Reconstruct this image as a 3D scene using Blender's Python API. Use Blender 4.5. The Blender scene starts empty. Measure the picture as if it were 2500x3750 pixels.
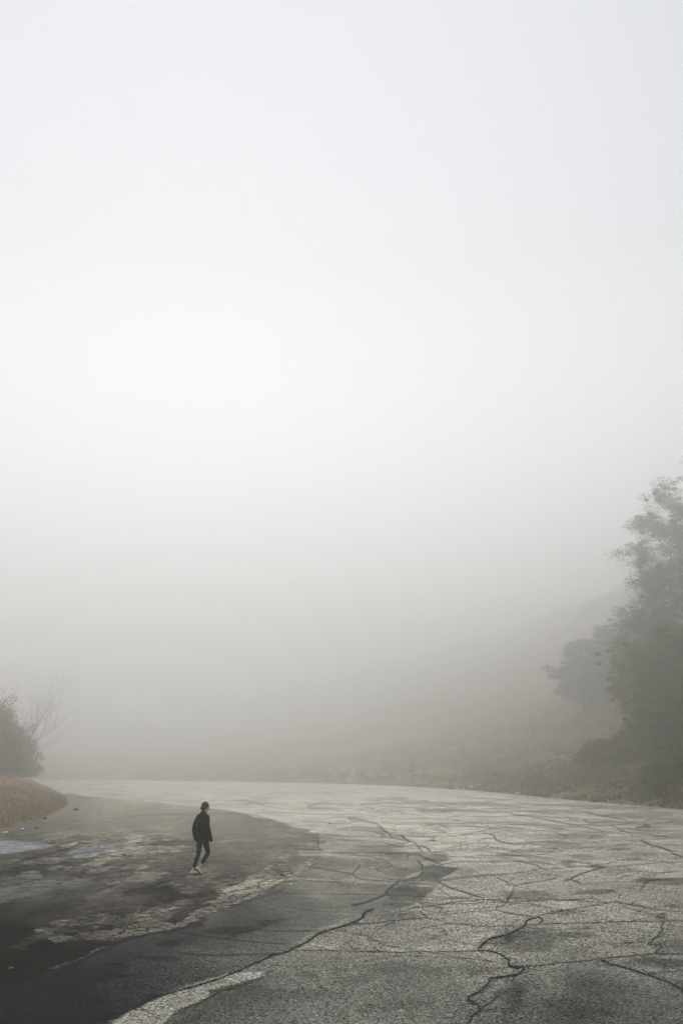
import bpy, bmesh, math, random
import numpy as np
from mathutils import Vector, Matrix

# ------------------------------------------------------------------ camera
F = 35.0 / 36.0 * 3750.0           # focal length in photo pixels
CAMH = 2.41
TH = math.atan(950.0 / F)          # camera tilted up: horizon at row 2825
scene = bpy.context.scene
COL = scene.collection
cam_d = bpy.data.cameras.new("camera")
cam_d.sensor_fit = 'VERTICAL'
cam_d.sensor_height = 36.0
cam_d.lens = 35.0
cam_d.clip_start = 0.1
cam_d.clip_end = 5000
cam = bpy.data.objects.new("camera", cam_d)
COL.objects.link(cam)
cam.location = (0, 0, CAMH)
cam.rotation_euler = (math.pi / 2 + TH, 0, 0)
scene.camera = cam

# ------------------------------------------------------------------ render / exposure
scene.render.engine = 'CYCLES'
scene.view_settings.view_transform = 'Standard'
scene.view_settings.look = 'None'
scene.view_settings.exposure = 0.0
scene.view_settings.gamma = 1.0
cy = scene.cycles
cy.max_bounces = 20
cy.diffuse_bounces = 3
cy.glossy_bounces = 2
cy.transmission_bounces = 2
cy.volume_bounces = 16
cy.use_denoising = True
cy.sample_clamp_indirect = 10

# ------------------------------------------------------------------ sky + sun (thick overcast)
SUN_EL, SUN_AZ = math.radians(20), math.radians(-8)
world = bpy.data.worlds.new("World")
scene.world = world
world.use_nodes = True
nt = world.node_tree
nt.nodes.clear()
N = nt.nodes.new
L = nt.links.new
out = N('ShaderNodeOutputWorld')
bg = N('ShaderNodeBackground')
sky = N('ShaderNodeTexSky')
sky.sky_type = 'NISHITA'
sky.sun_disc = False
sky.sun_elevation = SUN_EL
sky.sun_rotation = SUN_AZ
hs = N('ShaderNodeHueSaturation')
hs.inputs['Saturation'].default_value = 0.12
L(sky.outputs[0], hs.inputs['Color'])
tc = N('ShaderNodeTexCoord')
sp = N('ShaderNodeSeparateXYZ')
L(tc.outputs['Generated'], sp.inputs[0])
rp = N('ShaderNodeValToRGB')          # overcast: dimmer near the horizon, brightest at the zenith
e = rp.color_ramp.elements
e[0].position = 0.0; e[0].color = (0.25, 0.24, 0.22, 1)
e[1].position = 1.0; e[1].color = (0.80, 0.82, 0.86, 1)
for pos, c in ((0.497, (0.22, 0.20, 0.17)), (0.503, (0.98, 1.0, 1.03)), (0.58, (0.95, 0.97, 1.01)), (0.66, (0.64, 0.67, 0.72)), (0.74, (0.35, 0.37, 0.41)), (0.85, (0.40, 0.42, 0.46))):
    n_ = e.new(pos); n_.color = (*c, 1)
mr = N('ShaderNodeMapRange')
mr.inputs['From Min'].default_value = -1
mr.inputs['From Max'].default_value = 1
L(sp.outputs['Z'], mr.inputs['Value'])
L(mr.outputs[0], rp.inputs[0])
SKYK = 15.7
sc_ = N('ShaderNodeMix'); sc_.data_type = 'RGBA'; sc_.blend_type = 'MULTIPLY'
sc_.inputs[0].default_value = 1.0
L(rp.outputs[0], sc_.inputs[6])
sc_.inputs[7].default_value = (SKYK, SKYK, SKYK * 1.0, 1)
mx = N('ShaderNodeMix'); mx.data_type = 'RGBA'
mx.inputs[0].default_value = 0.12
L(sc_.outputs[2], mx.inputs[6])
L(hs.outputs[0], mx.inputs[7])
L(mx.outputs[2], bg.inputs['Color'])
bg.inputs['Strength'].default_value = 0.1
L(bg.outputs[0], out.inputs['Surface'])

sun_d = bpy.data.lights.new("sun", 'SUN')
sun_d.energy = 0.62
sun_d.angle = math.radians(65)
sun_d.color = (1.0, 0.97, 0.93)
sun = bpy.data.objects.new("sun", sun_d)
COL.objects.link(sun)
sdir = Vector((math.sin(SUN_AZ) * math.cos(SUN_EL), math.cos(SUN_AZ) * math.cos(SUN_EL), math.sin(SUN_EL)))
sun.rotation_euler = (-sdir).to_track_quat('-Z', 'Y').to_euler()
sun.location = (-20, 30, 60)

# ------------------------------------------------------------------ helpers
RND = random.Random(7)
NR = np.random.RandomState(11)
CT, ST = math.cos(TH), math.sin(TH)

def ray(px, py):
    a, b = (px - 1250.0), (1875.0 - py)
    return a, F * CT - b * ST, F * ST + b * CT

def ground(px, py, z=0.0):
    """photo pixel -> point on the level z"""
    dx, dy, dz = ray(px, py)
    t = (z - CAMH) / dz
    return dx * t, dy * t

def at(px, py, y):
    """photo pixel -> point at distance y (metres ahead)"""
    dx, dy, dz = ray(px, py)
    t = y / dy
    return dx * t, y, CAMH + dz * t

def project(x, y, z):
    z = z - CAMH
    yy = y * CT + z * ST
    zz = -y * ST + z * CT
    yy = np.where(yy < 0.3, 0.3, yy)
    return 1250 + F * x / yy, 1875 - F * zz / yy

def smooth(a, b, x):
    t = np.clip((x - a) / (b - a), 0, 1)
    return t * t * (3 - 2 * t)

def vnoise(x, y, seed=0):
    xi = np.floor(x).astype(np.int64); yi = np.floor(y).astype(np.int64)
    xf = x - xi; yf = y - yi
    def h(a, b):
        n = (a * 374761393 + b * 668265263 + seed * 1442695041) & 0x7fffffff
        n = ((n ^ (n >> 13)) * 1274126177) & 0x7fffffff
        n = ((n ^ (n >> 16)) * 668265263) & 0x7fffffff
        return (n & 0xffff) / 65535.0
    u = xf * xf * (3 - 2 * xf); v = yf * yf * (3 - 2 * yf)
    a = h(xi, yi) * (1 - u) + h(xi + 1, yi) * u
    b = h(xi, yi + 1) * (1 - u) + h(xi + 1, yi + 1) * u
    return a * (1 - v) + b * v

def fbm(x, y, seed=0, oct=4):
    s = 0; a = 0.5; n = 0
    for i in range(oct):
        s = s + a * vnoise(x * 2 ** i + 17.3 * i, y * 2 ** i - 9.1 * i, seed + i)
        n += a; a *= 0.5
    return s / n

def tag(o, label=None, cat=None, group=None, kind=None):
    if label: o['label'] = label
    if cat: o['category'] = cat
    if group: o['group'] = group
    if kind: o['kind'] = kind
    return o

def empty(name, loc, rz=0):
    o = bpy.data.objects.new(name, None)
    o.empty_display_size = 0.3
    o.location = loc
    o.rotation_euler = (0, 0, rz)
    COL.objects.link(o)
    return o

def mesh_obj(name, verts, faces, mats=None, parent=None, smooth_=False, mat_idx=None):
    me = bpy.data.meshes.new(name)
    v = np.asarray(verts, dtype=np.float32)
    f = np.asarray(faces, dtype=np.int32)
    k = f.shape[1]
    me.vertices.add(len(v)); me.vertices.foreach_set('co', v.ravel())
    me.loops.add(f.size); me.loops.foreach_set('vertex_index', f.ravel())
    me.polygons.add(len(f))
    me.polygons.foreach_set('loop_start', np.arange(0, f.size, k, dtype=np.int32))
    me.polygons.foreach_set('loop_total', np.full(len(f), k, dtype=np.int32))
    if smooth_:
        me.polygons.foreach_set('use_smooth', np.ones(len(f), dtype=bool))
    for m in (mats or []):
        me.materials.append(m)
    if mat_idx is not None:
        me.polygons.foreach_set('material_index', np.asarray(mat_idx, dtype=np.int32))
    me.update(calc_edges=True)
    o = bpy.data.objects.new(name, me)
    COL.objects.link(o)
    if parent: o.parent = parent
    return o

# ------------------------------------------------------------------ materials
def mat(name, color, rough=0.9, noise=None, bump=0.0, spec=0.3):
    """noise = (scale, colour2, sharpness, detail)"""
    m = bpy.data.materials.new(name)
    m.use_nodes = True
    t = m.node_tree
    b = t.nodes['Principled BSDF']
    b.inputs['Roughness'].default_value = rough
    b.inputs['Specular IOR Level'].default_value = spec
    b.inputs['Base Color'].default_value = (*color, 1)
    if noise:
        tcn = t.nodes.new('ShaderNodeTexCoord')
        nn = t.nodes.new('ShaderNodeTexNoise')
        nn.inputs['Scale'].default_value = noise[0]
        nn.inputs['Detail'].default_value = noise[3] if len(noise) > 3 else 6
        t.links.new(tcn.outputs['Object'], nn.inputs['Vector'])
        r = t.nodes.new('ShaderNodeValToRGB')
        w = noise[2]
        r.color_ramp.elements[0].position = 0.5 - w
        r.color_ramp.elements[1].position = 0.5 + w
        r.color_ramp.elements[0].color = (*color, 1)
        r.color_ramp.elements[1].color = (*noise[1], 1)
        t.links.new(nn.outputs['Fac'], r.inputs[0])
        t.links.new(r.outputs[0], b.inputs['Base Color'])
        if bump:
            bp = t.nodes.new('ShaderNodeBump')
            bp.inputs['Strength'].default_value = bump
            bp.inputs['Distance'].default_value = 0.02
            t.links.new(nn.outputs['Fac'], bp.inputs['Height'])
            t.links.new(bp.outputs[0], b.inputs['Normal'])
    return m

def road_material():
    m = bpy.data.materials.new("weathered_asphalt")
    m.use_nodes = True
    t = m.node_tree; n = t.nodes; l = t.links
    b = n['Principled BSDF']
    b.inputs['Specular IOR Level'].default_value = 0.06
    at_ = n.new('ShaderNodeAttribute'); at_.attribute_name = 'tone'
    at2 = n.new('ShaderNodeAttribute'); at2.attribute_name = 'detail'
    s2 = n.new('ShaderNodeSeparateColor'); l.new(at2.outputs['Color'], s2.inputs[0])   # R alligator, G grain, B wet
    tcn = n.new('ShaderNodeTexCoord')
    def math_(op, a, c=None, d=None):
        q = n.new('ShaderNodeMath'); q.operation = op
        for i, v in enumerate((a, c, d)):
            if v is None: continue
            if isinstance(v, (int, float)): q.inputs[i].default_value = v
            else: l.new(v, q.inputs[i])
        return q.outputs[0]
    def noise(scale, detail=2.0, rough=0.6):
        q = n.new('ShaderNodeTexNoise'); q.inputs['Scale'].default_value = scale
        q.inputs['Detail'].default_value = detail; q.inputs['Roughness'].default_value = rough
        l.new(tcn.outputs['Object'], q.inputs['Vector'])
        return q
    # stones of the aggregate
    vo = n.new('ShaderNodeTexVoronoi'); vo.inputs['Scale'].default_value = 46.0
    l.new(tcn.outputs['Object'], vo.inputs['Vector'])
    sc = n.new('ShaderNodeSeparateColor'); l.new(vo.outputs['Color'], sc.inputs[0])
    g1 = math_('MULTIPLY_ADD', sc.outputs[0], 1.6, 0.2)                       # 0.35..1.65
    n60 = noise(30.0, 3.0, 0.75)
    g2 = math_('MULTIPLY_ADD', n60.outputs['Fac'], 4.2, -1.1)
    g2 = math_('MAXIMUM', g2, 0.25)
    g = math_('MULTIPLY', g1, g2)
    # scarce bright chips and dark pits
    v2 = n.new('ShaderNodeTexVoronoi'); v2.inputs['Scale'].default_value = 24.0
    l.new(tcn.outputs['Object'], v2.inputs['Vector'])
    s3 = n.new('ShaderNodeSeparateColor'); l.new(v2.outputs['Color'], s3.inputs[0])
    chip = math_('GREATER_THAN', s3.outputs[0], 0.93)
    pit = math_('LESS_THAN', s3.outputs[1], 0.05)
    cd = math_('LESS_THAN', v2.outputs['Distance'], 0.34)
    chip = math_('MULTIPLY', chip, cd); pit = math_('MULTIPLY', pit, cd)
    g = math_('MULTIPLY', g, math_('MULTIPLY_ADD', chip, 0.8, 1.0))
    g = math_('MULTIPLY', g, math_('MULTIPLY_ADD', pit, -0.6, 1.0))
    # g = 1 + grain*(g-1)
    g = math_('MULTIPLY_ADD', math_('SUBTRACT', g, 1.0), s2.outputs[1], 1.0)
    mid = noise(3.2, 5.0, 0.65)
    md = math_('MULTIPLY_ADD', mid.outputs['Fac'], 0.7, 0.65)
    big = noise(0.5, 4.0, 0.6)
    bd = math_('MULTIPLY_ADD', big.outputs['Fac'], 0.5, 0.75)
    f = math_('MULTIPLY', math_('MULTIPLY', g, md), bd)
    # hairline network
    nh = noise(0.9, 5.0, 0.6)
    wh = n.new('ShaderNodeVectorMath'); wh.operation = 'MULTIPLY_ADD'
    l.new(nh.outputs['Color'], wh.inputs[0]); wh.inputs[1].default_value = (1.7, 1.7, 0); l.new(tcn.outputs['Object'], wh.inputs[2])
    vh = n.new('ShaderNodeTexVoronoi'); vh.feature = 'DISTANCE_TO_EDGE'; vh.inputs['Scale'].default_value = 0.42
    l.new(wh.outputs[0], vh.inputs['Vector'])
    mh_ = n.new('ShaderNodeMapRange'); mh_.interpolation_type = 'SMOOTHSTEP'
    mh_.inputs['From Min'].default_value = 0.003; mh_.inputs['From Max'].default_value = 0.014
    mh_.inputs['To Min'].default_value = 1.0; mh_.inputs['To Max'].default_value = 0.0
    l.new(vh.outputs['Distance'], mh_.inputs['Value'])
    brk = n.new('ShaderNodeMapRange'); brk.inputs['From Min'].default_value = 0.45; brk.inputs['From Max'].default_value = 0.58
    l.new(big.outputs['Fac'], brk.inputs['Value'])
    f = math_('MULTIPLY', f, math_('MULTIPLY_ADD', math_('MULTIPLY', mh_.outputs[0], brk.outputs[0]), -0.55, 1.0))
    # loose flakes of the worn surface
    vf = n.new('ShaderNodeTexVoronoi'); vf.inputs['Scale'].default_value = 5.5; vf.inputs['Randomness'].default_value = 1.0
    mf = n.new('ShaderNodeVectorMath'); mf.operation = 'MULTIPLY'
    l.new(tcn.outputs['Object'], mf.inputs[0]); mf.inputs[1].default_value = (1.0, 0.55, 1.0)
    nf = noise(9.0, 3.0)
    wf = n.new('ShaderNodeVectorMath'); wf.operation = 'MULTIPLY_ADD'
    l.new(nf.outputs['Color'], wf.inputs[0]); wf.inputs[1].default_value = (0.22, 0.22, 0); l.new(mf.outputs[0], wf.inputs[2])
    l.new(wf.outputs[0], vf.inputs['Vector'])
    sf = n.new('ShaderNodeSeparateColor'); l.new(vf.outputs['Color'], sf.inputs[0])
    fk = math_('MULTIPLY_ADD', math_('SUBTRACT', math_('POWER', sf.outputs[0], 1.6), 0.38), math_('MULTIPLY_ADD', math_('MULTIPLY', s2.outputs[0], math_('SUBTRACT', 1.0, s2.outputs[0])), 3.4, math_('MULTIPLY', s2.outputs[0], 0.35)), 1.0)
    f = math_('MULTIPLY', f, fk)
    # alligator cracking
    wv = n.new('ShaderNodeVectorMath'); wv.operation = 'MULTIPLY_ADD'
    nw = noise(2.6, 3.0)
    l.new(nw.outputs['Color'], wv.inputs[0]); wv.inputs[1].default_value = (0.35, 0.35, 0)
    l.new(tcn.outputs['Object'], wv.inputs[2])
    va = n.new('ShaderNodeTexVoronoi'); va.feature = 'DISTANCE_TO_EDGE'; va.inputs['Scale'].default_value = 4.6
    l.new(wv.outputs[0], va.inputs['Vector'])
    mr_ = n.new('ShaderNodeMapRange'); mr_.interpolation_type = 'SMOOTHSTEP'
    mr_.inputs['From Min'].default_value = 0.02; mr_.inputs['From Max'].default_value = 0.10
    mr_.inputs['To Min'].default_value = 1.0; mr_.inputs['To Max'].default_value = 0.0
    l.new(va.outputs['Distance'], mr_.inputs['Value'])
    al = math_('MULTIPLY', mr_.outputs[0], s2.outputs[0])
    f = math_('MULTIPLY', f, math_('MULTIPLY_ADD', al, -0.8, 1.0))
    mc = n.new('ShaderNodeVectorMath'); mc.operation = 'SCALE'
    l.new(at_.outputs['Color'], mc.inputs[0]); l.new(f, mc.inputs['Scale'])
    # colour scatter between warm and cool stones
    hv = n.new('ShaderNodeHueSaturation')
    l.new(mc.outputs[0], hv.inputs['Color'])
    l.new(math_('MULTIPLY_ADD', sc.outputs[1], 1.2, 0.4), hv.inputs['Saturation'])
    l.new(hv.outputs[0], b.inputs['Base Color'])
    l.new(math_('MULTIPLY_ADD', s2.outputs[2], -0.42, 0.95), b.inputs['Roughness'])
    bp = n.new('ShaderNodeBump'); bp.inputs['Distance'].default_value = 0.008
    l.new(math_('MULTIPLY', s2.outputs[1], 0.7), bp.inputs['Strength'])
    l.new(n60.outputs['Fac'], bp.inputs['Height']); l.new(bp.outputs[0], b.inputs['Normal'])
    return m

def hill_material():
    m = bpy.data.materials.new("scrubby_soil")
    m.use_nodes = True
    t = m.node_tree; n = t.nodes; l = t.links
    b = n['Principled BSDF']; b.inputs['Roughness'].default_value = 1.0
    b.inputs['Specular IOR Level'].default_value = 0.1
    at_ = n.new('ShaderNodeAttribute'); at_.attribute_name = 'tone'
    tcn = n.new('ShaderNodeTexCoord')
    last = at_.outputs['Color']
    for s, k in ((0.35, 0.7), (2.5, 0.9), (11.0, 0.9)):
        q = n.new('ShaderNodeTexNoise'); q.inputs['Scale'].default_value = s; q.inputs['Detail'].default_value = 5
        l.new(tcn.outputs['Object'], q.inputs['Vector'])
        ma = n.new('ShaderNodeMath'); ma.operation = 'MULTIPLY_ADD'
        l.new(q.outputs['Fac'], ma.inputs[0]); ma.inputs[1].default_value = k * 1.6; ma.inputs[2].default_value = 1 - k * 0.8
        vm = n.new('ShaderNodeVectorMath'); vm.operation = 'SCALE'
        l.new(last, vm.inputs[0]); l.new(ma.outputs[0], vm.inputs['Scale'])
        last = vm.outputs[0]
    l.new(last, b.inputs['Base Color'])
    bp = n.new('ShaderNodeBump'); bp.inputs['Distance'].default_value = 0.1; bp.inputs['Strength'].default_value = 0.6
    l.new(q.outputs['Fac'], bp.inputs['Height']); l.new(bp.outputs[0], b.inputs['Normal'])
    return m

def leaf_material(name, c1, c2):
    """foliage: colour varies from leaf to leaf through a per-vertex attribute"""
    m = bpy.data.materials.new(name)
    m.use_nodes = True
    t = m.node_tree; b = t.nodes['Principled BSDF']
    b.inputs['Roughness'].default_value = 0.8
    b.inputs['Specular IOR Level'].default_value = 0.2
    a = t.nodes.new('ShaderNodeAttribute'); a.attribute_name = 'shade'
    mxn = t.nodes.new('ShaderNodeMix'); mxn.data_type = 'RGBA'
    t.links.new(a.outputs['Fac'], mxn.inputs[0])
    mxn.inputs[6].default_value = (*c1, 1); mxn.inputs[7].default_value = (*c2, 1)
    t.links.new(mxn.outputs[2], b.inputs['Base Color'])
    return m

M_road = road_material()
M_crack = mat("crack_dirt", (0.012, 0.012, 0.010), 1.0, (9.0, (0.04, 0.038, 0.03), 0.2), spec=0.05)
M_hill = hill_material()
M_bark = mat("bark", (0.07, 0.06, 0.05), 0.95, (6.0, (0.13, 0.12, 0.10), 0.25), 0.3)
M_concrete = mat("pale_concrete", (0.34, 0.34, 0.32), 0.9, (3.0, (0.46, 0.46, 0.44), 0.25), 0.3)
M_stone = mat("pale_stone", (0.38, 0.37, 0.34), 0.95, (5.0, (0.6, 0.58, 0.53), 0.25), 0.4)
M_dark_stone = mat("dark_stone", (0.05, 0.048, 0.042), 0.95, (9.0, (0.11, 0.10, 0.09), 0.2), 0.4)
M_litter = mat("white_plastic", (0.72, 0.72, 0.7), 0.5, (12.0, (0.9, 0.9, 0.88), 0.2))
M_leaf_fallen = mat("dead_leaf", (0.20, 0.12, 0.06), 0.8, (20.0, (0.30, 0.20, 0.11), 0.2))
M_wood = mat("twig_wood", (0.035, 0.03, 0.025), 0.9, (14.0, (0.08, 0.07, 0.055), 0.2))

# ------------------------------------------------------------------ road outline (world metres)
def G(*pts):
    return [ground(a, b) for a, b in pts]
far_chain = G((-2600, 2843), (-900, 2847), (-300, 2850), (100, 2854), (400, 2856), (800, 2861), (1250, 2871), (1450, 2878), (1600, 2887),
              (1750, 2897), (1900, 2912), (2050, 2926), (2200, 2941), (2350, 2954), (2500, 2967), (2750, 2992), (3200, 3050)) + [(62, 18), (70, -5), (75, -60)]
left_chain = [(-45, -60), (-36, -10), (-30, 8)] + G((-1500, 3330), (-800, 3210), (-300, 3110), (0, 3046), (60, 3026), (120, 3010), (180, 2988), (225, 2968), (255, 2950),
              (252, 2928), (228, 2905), (190, 2884), (130, 2870), (20, 2863), (-400, 2859), (-1500, 2856), (-2600, 2854))
POLY = np.array(far_chain + left_chain)

def chain_dist(x, y, chain):
    d = np.full(x.shape, 1e9)
    c = np.array(chain)
    for i in range(len(c) - 1):
        a, b = c[i], c[i + 1]
        ab = b - a
        t = np.clip(((x - a[0]) * ab[0] + (y - a[1]) * ab[1]) / (ab @ ab), 0, 1)
        d = np.minimum(d, np.hypot(x - a[0] - t * ab[0], y - a[1] - t * ab[1]))
    return d

def inside(x, y, poly):
    r = np.zeros(x.shape, bool)
    n = len(poly); j = n - 1
    for i in range(n):
        xi, yi = poly[i]; xj, yj = poly[j]
        if yi != yj:
            c = ((yi > y) != (yj > y)) & (x < (xj - xi) * (y - yi) / (yj - yi) + xi)
            r ^= c
        j = i
    return r

def terrain(x, y):
    """height of the bare ground and distances"""
    x = np.asarray(x, float); y = np.asarray(y, float)
    ins = inside(x, y, POLY)
    df = chain_dist(x, y, far_chain); dl = chain_dist(x, y, left_chain)
    sgn = np.where(ins, -1.0, 1.0)
    u = x / np.maximum(y, 8.0)
    s = np.interp(u, [-0.6, -0.33, -0.2, 0.0, 0.2, 0.34, 0.6, 2], [0.06, 0.06, 0.065, 0.09, 0.18, 0.27, 0.33, 0.36])
    wob = 0.86 + 0.28 * fbm(x / 55 + 3, y / 55 + 7, 21, 3)
    dd = np.sqrt(df ** 2 + 36) - 6
    hill = s * wob * (dd + dd ** 2 / 1500.0) + 0.9 * smooth(0, 5, df) * (0.5 + 0.7 * fbm(x / 9, y / 9, 5, 2))
    hill = hill / (1 + (hill / 160.0) ** 4) ** 0.25
    bank = 1.8 * (0.45 * smooth(-0.3, 3.5, dl) + 0.55 * smooth(1.0, 10, dl)) * (0.75 + 0.5 * fbm(x / 7, y / 7, 6, 3)) + 0.01 * dl
    w = smooth(-12, 12, dl - df)
    z = bank * (1 - w) + hill * w
    near = np.minimum(df, dl)
    z = z + (fbm(x / 2.2, y / 2.2, 8, 4) - 0.45) * (0.4 + 0.35 * (1 - w)) * smooth(0.3, 4, near)
    z = z + (fbm(x / 0.5, y / 0.5, 9, 3) - 0.5) * 0.14 * smooth(0.0, 1.2, near)
    z = np.where(ins, -0.05 - 0.1 * smooth(0, 2, near), np.maximum(z, -0.05) - 0.05 * (1 - smooth(0, 0.3, near)))
    return z, near * sgn, w

def hill_z(x, y):
    return float(terrain(np.array([x]), np.array([y]))[0][0])

# ------------------------------------------------------------------ the ground sheet
def tensor_grid(us, ys, s0=8.0):
    U, Y = np.meshgrid(us, ys)
    X = U * np.maximum(Y, s0)
    return X, Y

def grid_faces(nr, nc):
    i = np.arange((nr - 1) * (nc - 1))
    r, c = i // (nc - 1), i % (nc - 1)
    a = r * nc + c
    return np.stack([a, a + 1, a + nc + 1, a + nc], 1)

def set_attr(me, name, arr):
    a = me.color_attributes.new(name, 'FLOAT_COLOR', 'POINT')
    b = np.ones((len(arr), 4), np.float32); b[:, :arr.shape[1]] = arr
    a.data.foreach_set('color', b.ravel())

us = np.concatenate([-np.geomspace(4.5, 0.42, 26), np.linspace(-0.4, 0.4, 420), np.geomspace(0.42, 4.5, 26)])
ys = np.concatenate([np.linspace(-90, 6, 20), np.geomspace(8, 30, 40)[:-1], np.geomspace(30, 260, 430)[:-1], np.geomspace(260, 1350, 90)])
X, Y = tensor_grid(us, ys)
X = np.clip(X, -1200, 1200)
Z, D, W = terrain(X, Y)
col = np.zeros(X.shape + (3,))
olive = np.array([0.15, 0.138, 0.060]); tan = np.array([0.32, 0.235, 0.15]); rust = np.array([0.30, 0.17, 0.085]); green = np.array([0.09, 0.095, 0.038])
f1 = fbm(X / 14, Y / 14, 31, 4)[..., None]; f2 = fbm(X / 5, Y / 5, 37, 4)[..., None]; f3 = fbm(X / 30, Y / 30, 41, 3)[..., None]
hillc = olive * (1 - smooth(.4, .6, f1)) + rust * smooth(.4, .6, f1)
hillc = hillc * (1 - 0.55 * smooth(.45, .6, f3)) + green * 0.55 * smooth(.45, .6, f3)
e_ = smooth(6, 1, D)[..., None] * (W[..., None])
hillc = hillc * (1 - e_) + (olive * 1.15) * e_
bankc = tan * (1 - smooth(.42, .62, f2)) + rust * 1.0 * smooth(.42, .62, f2)
low = (1 - smooth(0.1, 0.9, Z))[..., None] * 0.7
bankc = bankc * (1 - low) + olive * 1.1 * low
col = bankc * (1 - W[..., None]) + hillc * W[..., None]
go = mesh_obj('ground', np.stack([X.ravel(), Y.ravel(), Z.ravel()], 1), grid_faces(*X.shape), [M_hill], smooth_=True)
set_attr(go.data, 'tone', col.reshape(-1, 3))
tag(go, 'dry scrubby hillside and earth bank around the cracked asphalt', kind='structure')

# ------------------------------------------------------------------ the asphalt: tone map from traced patches
SIG = 0.0046          # haze density per metre
AIR, EIR = 0.42, 0.76  # brightness of the lit haze / of a white matte surface
def lin(s):
    s = np.asarray(s, float) / 255.0
    return np.where(s < 0.04045, s / 12.92, ((s + 0.055) / 1.055) ** 2.4)

cols_fine = np.linspace(-0.372, 0.372, 940)
us = np.concatenate([-np.geomspace(4.5, 0.39, 22), cols_fine, np.geomspace(0.39, 4.5, 22)])
pys = np.concatenate([np.arange(3790, 2900, -2.1), np.arange(2900, 2846, -0.8)])
ys = np.array([ground(1250, p)[1] for p in pys])
ys = np.concatenate([[-55, -30, -12, -3, 2, 5, 7.5], np.linspace(8.5, ys[0] - 0.05, 12), ys])
X, Y = tensor_grid(us, ys)
shape = X.shape
X = X.ravel(); Y = Y.ravel()
_, D, _ = terrain(X, Y)
PX, PY = project(X, np.maximum(Y, 1.5), 0.0)
# ragged edges: shift look-up position with world-space noise (scaled to pixels)
ppm = F / np.maximum(Y, 5)
wx = (fbm(X * 1.1, Y * 1.1, 51, 4) - .5) * 0.7 * ppm + (fbm(X * 7, Y * 7, 52, 3) - .5) * 0.16 * ppm
wy = ((fbm(X * 1.0 + 50, Y * 1.0, 53, 4) - .5) * 0.5 + (fbm(X * 6, Y * 6 + 90, 54, 3) - .5) * .22) * ppm * CAMH / np.maximum(Y, 5)
QX, QY = PX + wx, PY + wy * 1.6

def idw(pts):
    num = np.zeros(X.shape); den = np.zeros(X.shape)
    for px, py, v in pts:
        w = 1.0 / ((PX - px) ** 2 + ((PY - py) * 2.2) ** 2 + 2500) ** 1.35
        num += w * v; den += w
    return num / den

def pmask(poly, feather=5.0, warp=1.0):
    """soft polygon mask in the traced outline's coordinates"""
    p = np.array(poly, float)
    x0, y0 = p.min(0) - 40; x1, y1 = p.max(0) + 40
    qx = PX + wx * warp; qy = PY + wy * 1.6 * warp
    sel = (qx > x0) & (qx < x1) & (qy > y0) & (qy < y1)
    m = np.zeros(X.shape)
    if not sel.any(): return m
    a, b = qx[sel], qy[sel]
    ins = inside(a, b, p)
    d = chain_dist(a, b * 1.0, np.vstack([p, p[:1]]))
    d = np.where(ins, d, -d)
    m[sel] = smooth(-feather, feather, d)
    return m

def T(i, pts):
    ox, oy = [(0, 3300), (625, 3300), (1250, 3300), (1875, 3300), (0, 2850), (625, 2850), (1250, 2850), (1875, 2850)][i - 1]
    return [(ox + a / 2.509, oy + b / 2.509) for a, b in pts]

# three zones: pale old asphalt (P), newer dark asphalt (N), dusty worn left lot (W); lower-left N and W tones also have vignette darkening painted in
P_pts = [(2450, 3720, 94), (2150, 3600, 86), (2100, 3720, 82), (1900, 3640, 104), (1850, 3730, 92), (1500, 3600, 112), (1650, 3560, 128), (1450, 3700, 108), (1200, 3560, 108),
         (1000, 3690, 96), (1200, 3730, 112), (700, 3740, 84), (850, 3650, 84), (600, 3790, 100), (1400, 3400, 122), (1350, 3440, 128), (1550, 3420, 138), (1750, 3450, 146), (1750, 3340, 148),
         (1950, 3480, 132), (2200, 3480, 132), (2100, 3400, 136), (2300, 3420, 130), (2450, 3480, 112), (2450, 3350, 130), (2250, 3540, 118), (2000, 3300, 146), (2000, 3560, 128),
         (2300, 3260, 140), (2100, 3180, 156), (1850, 3200, 160), (1750, 3250, 156), (1700, 3150, 168), (1900, 3080, 168), (2150, 3060, 160), (2400, 3120, 152), (2450, 3000, 148), (2200, 2980, 158),
         (1700, 3050, 176), (1500, 3000, 181), (1800, 2960, 172), (1300, 2950, 183), (1100, 2990, 180), (900, 2920, 178), (600, 2890, 176), (300, 2875, 170), (1600, 2900, 176),
         (2050, 2950, 160), (1200, 3080, 168), (1350, 3010, 176), (2700, 3100, 140), (2700, 3500, 100)]
N_pts = [(0, 3740, 30), (120, 3680, 28), (0, 3620, 26), (250, 3730, 44), (330, 3660, 52), (100, 3600, 36), (250, 3580, 48), (400, 3560, 56), (450, 3620, 66), (600, 3600, 74), (700, 3560, 76), (620, 3520, 62),
         (500, 3500, 60), (620, 3440, 64), (700, 3430, 60), (850, 3400, 64), (950, 3380, 74), (800, 3480, 80), (1000, 3430, 88), (850, 3530, 84), (780, 3340, 84), (900, 3330, 84), (1000, 3320, 98), (1150, 3380, 104),
         (1100, 3300, 106), (1250, 3290, 112), (1000, 3280, 104), (1200, 3240, 116), (1350, 3240, 122), (1400, 3330, 110), (1500, 3260, 118), (1560, 3200, 122), (1400, 3180, 126), (1200, 3160, 122), (1300, 3090, 145),
         (1150, 3060, 142), (1400, 3080, 146), (1550, 3130, 136), (1600, 3150, 136)]
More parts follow.
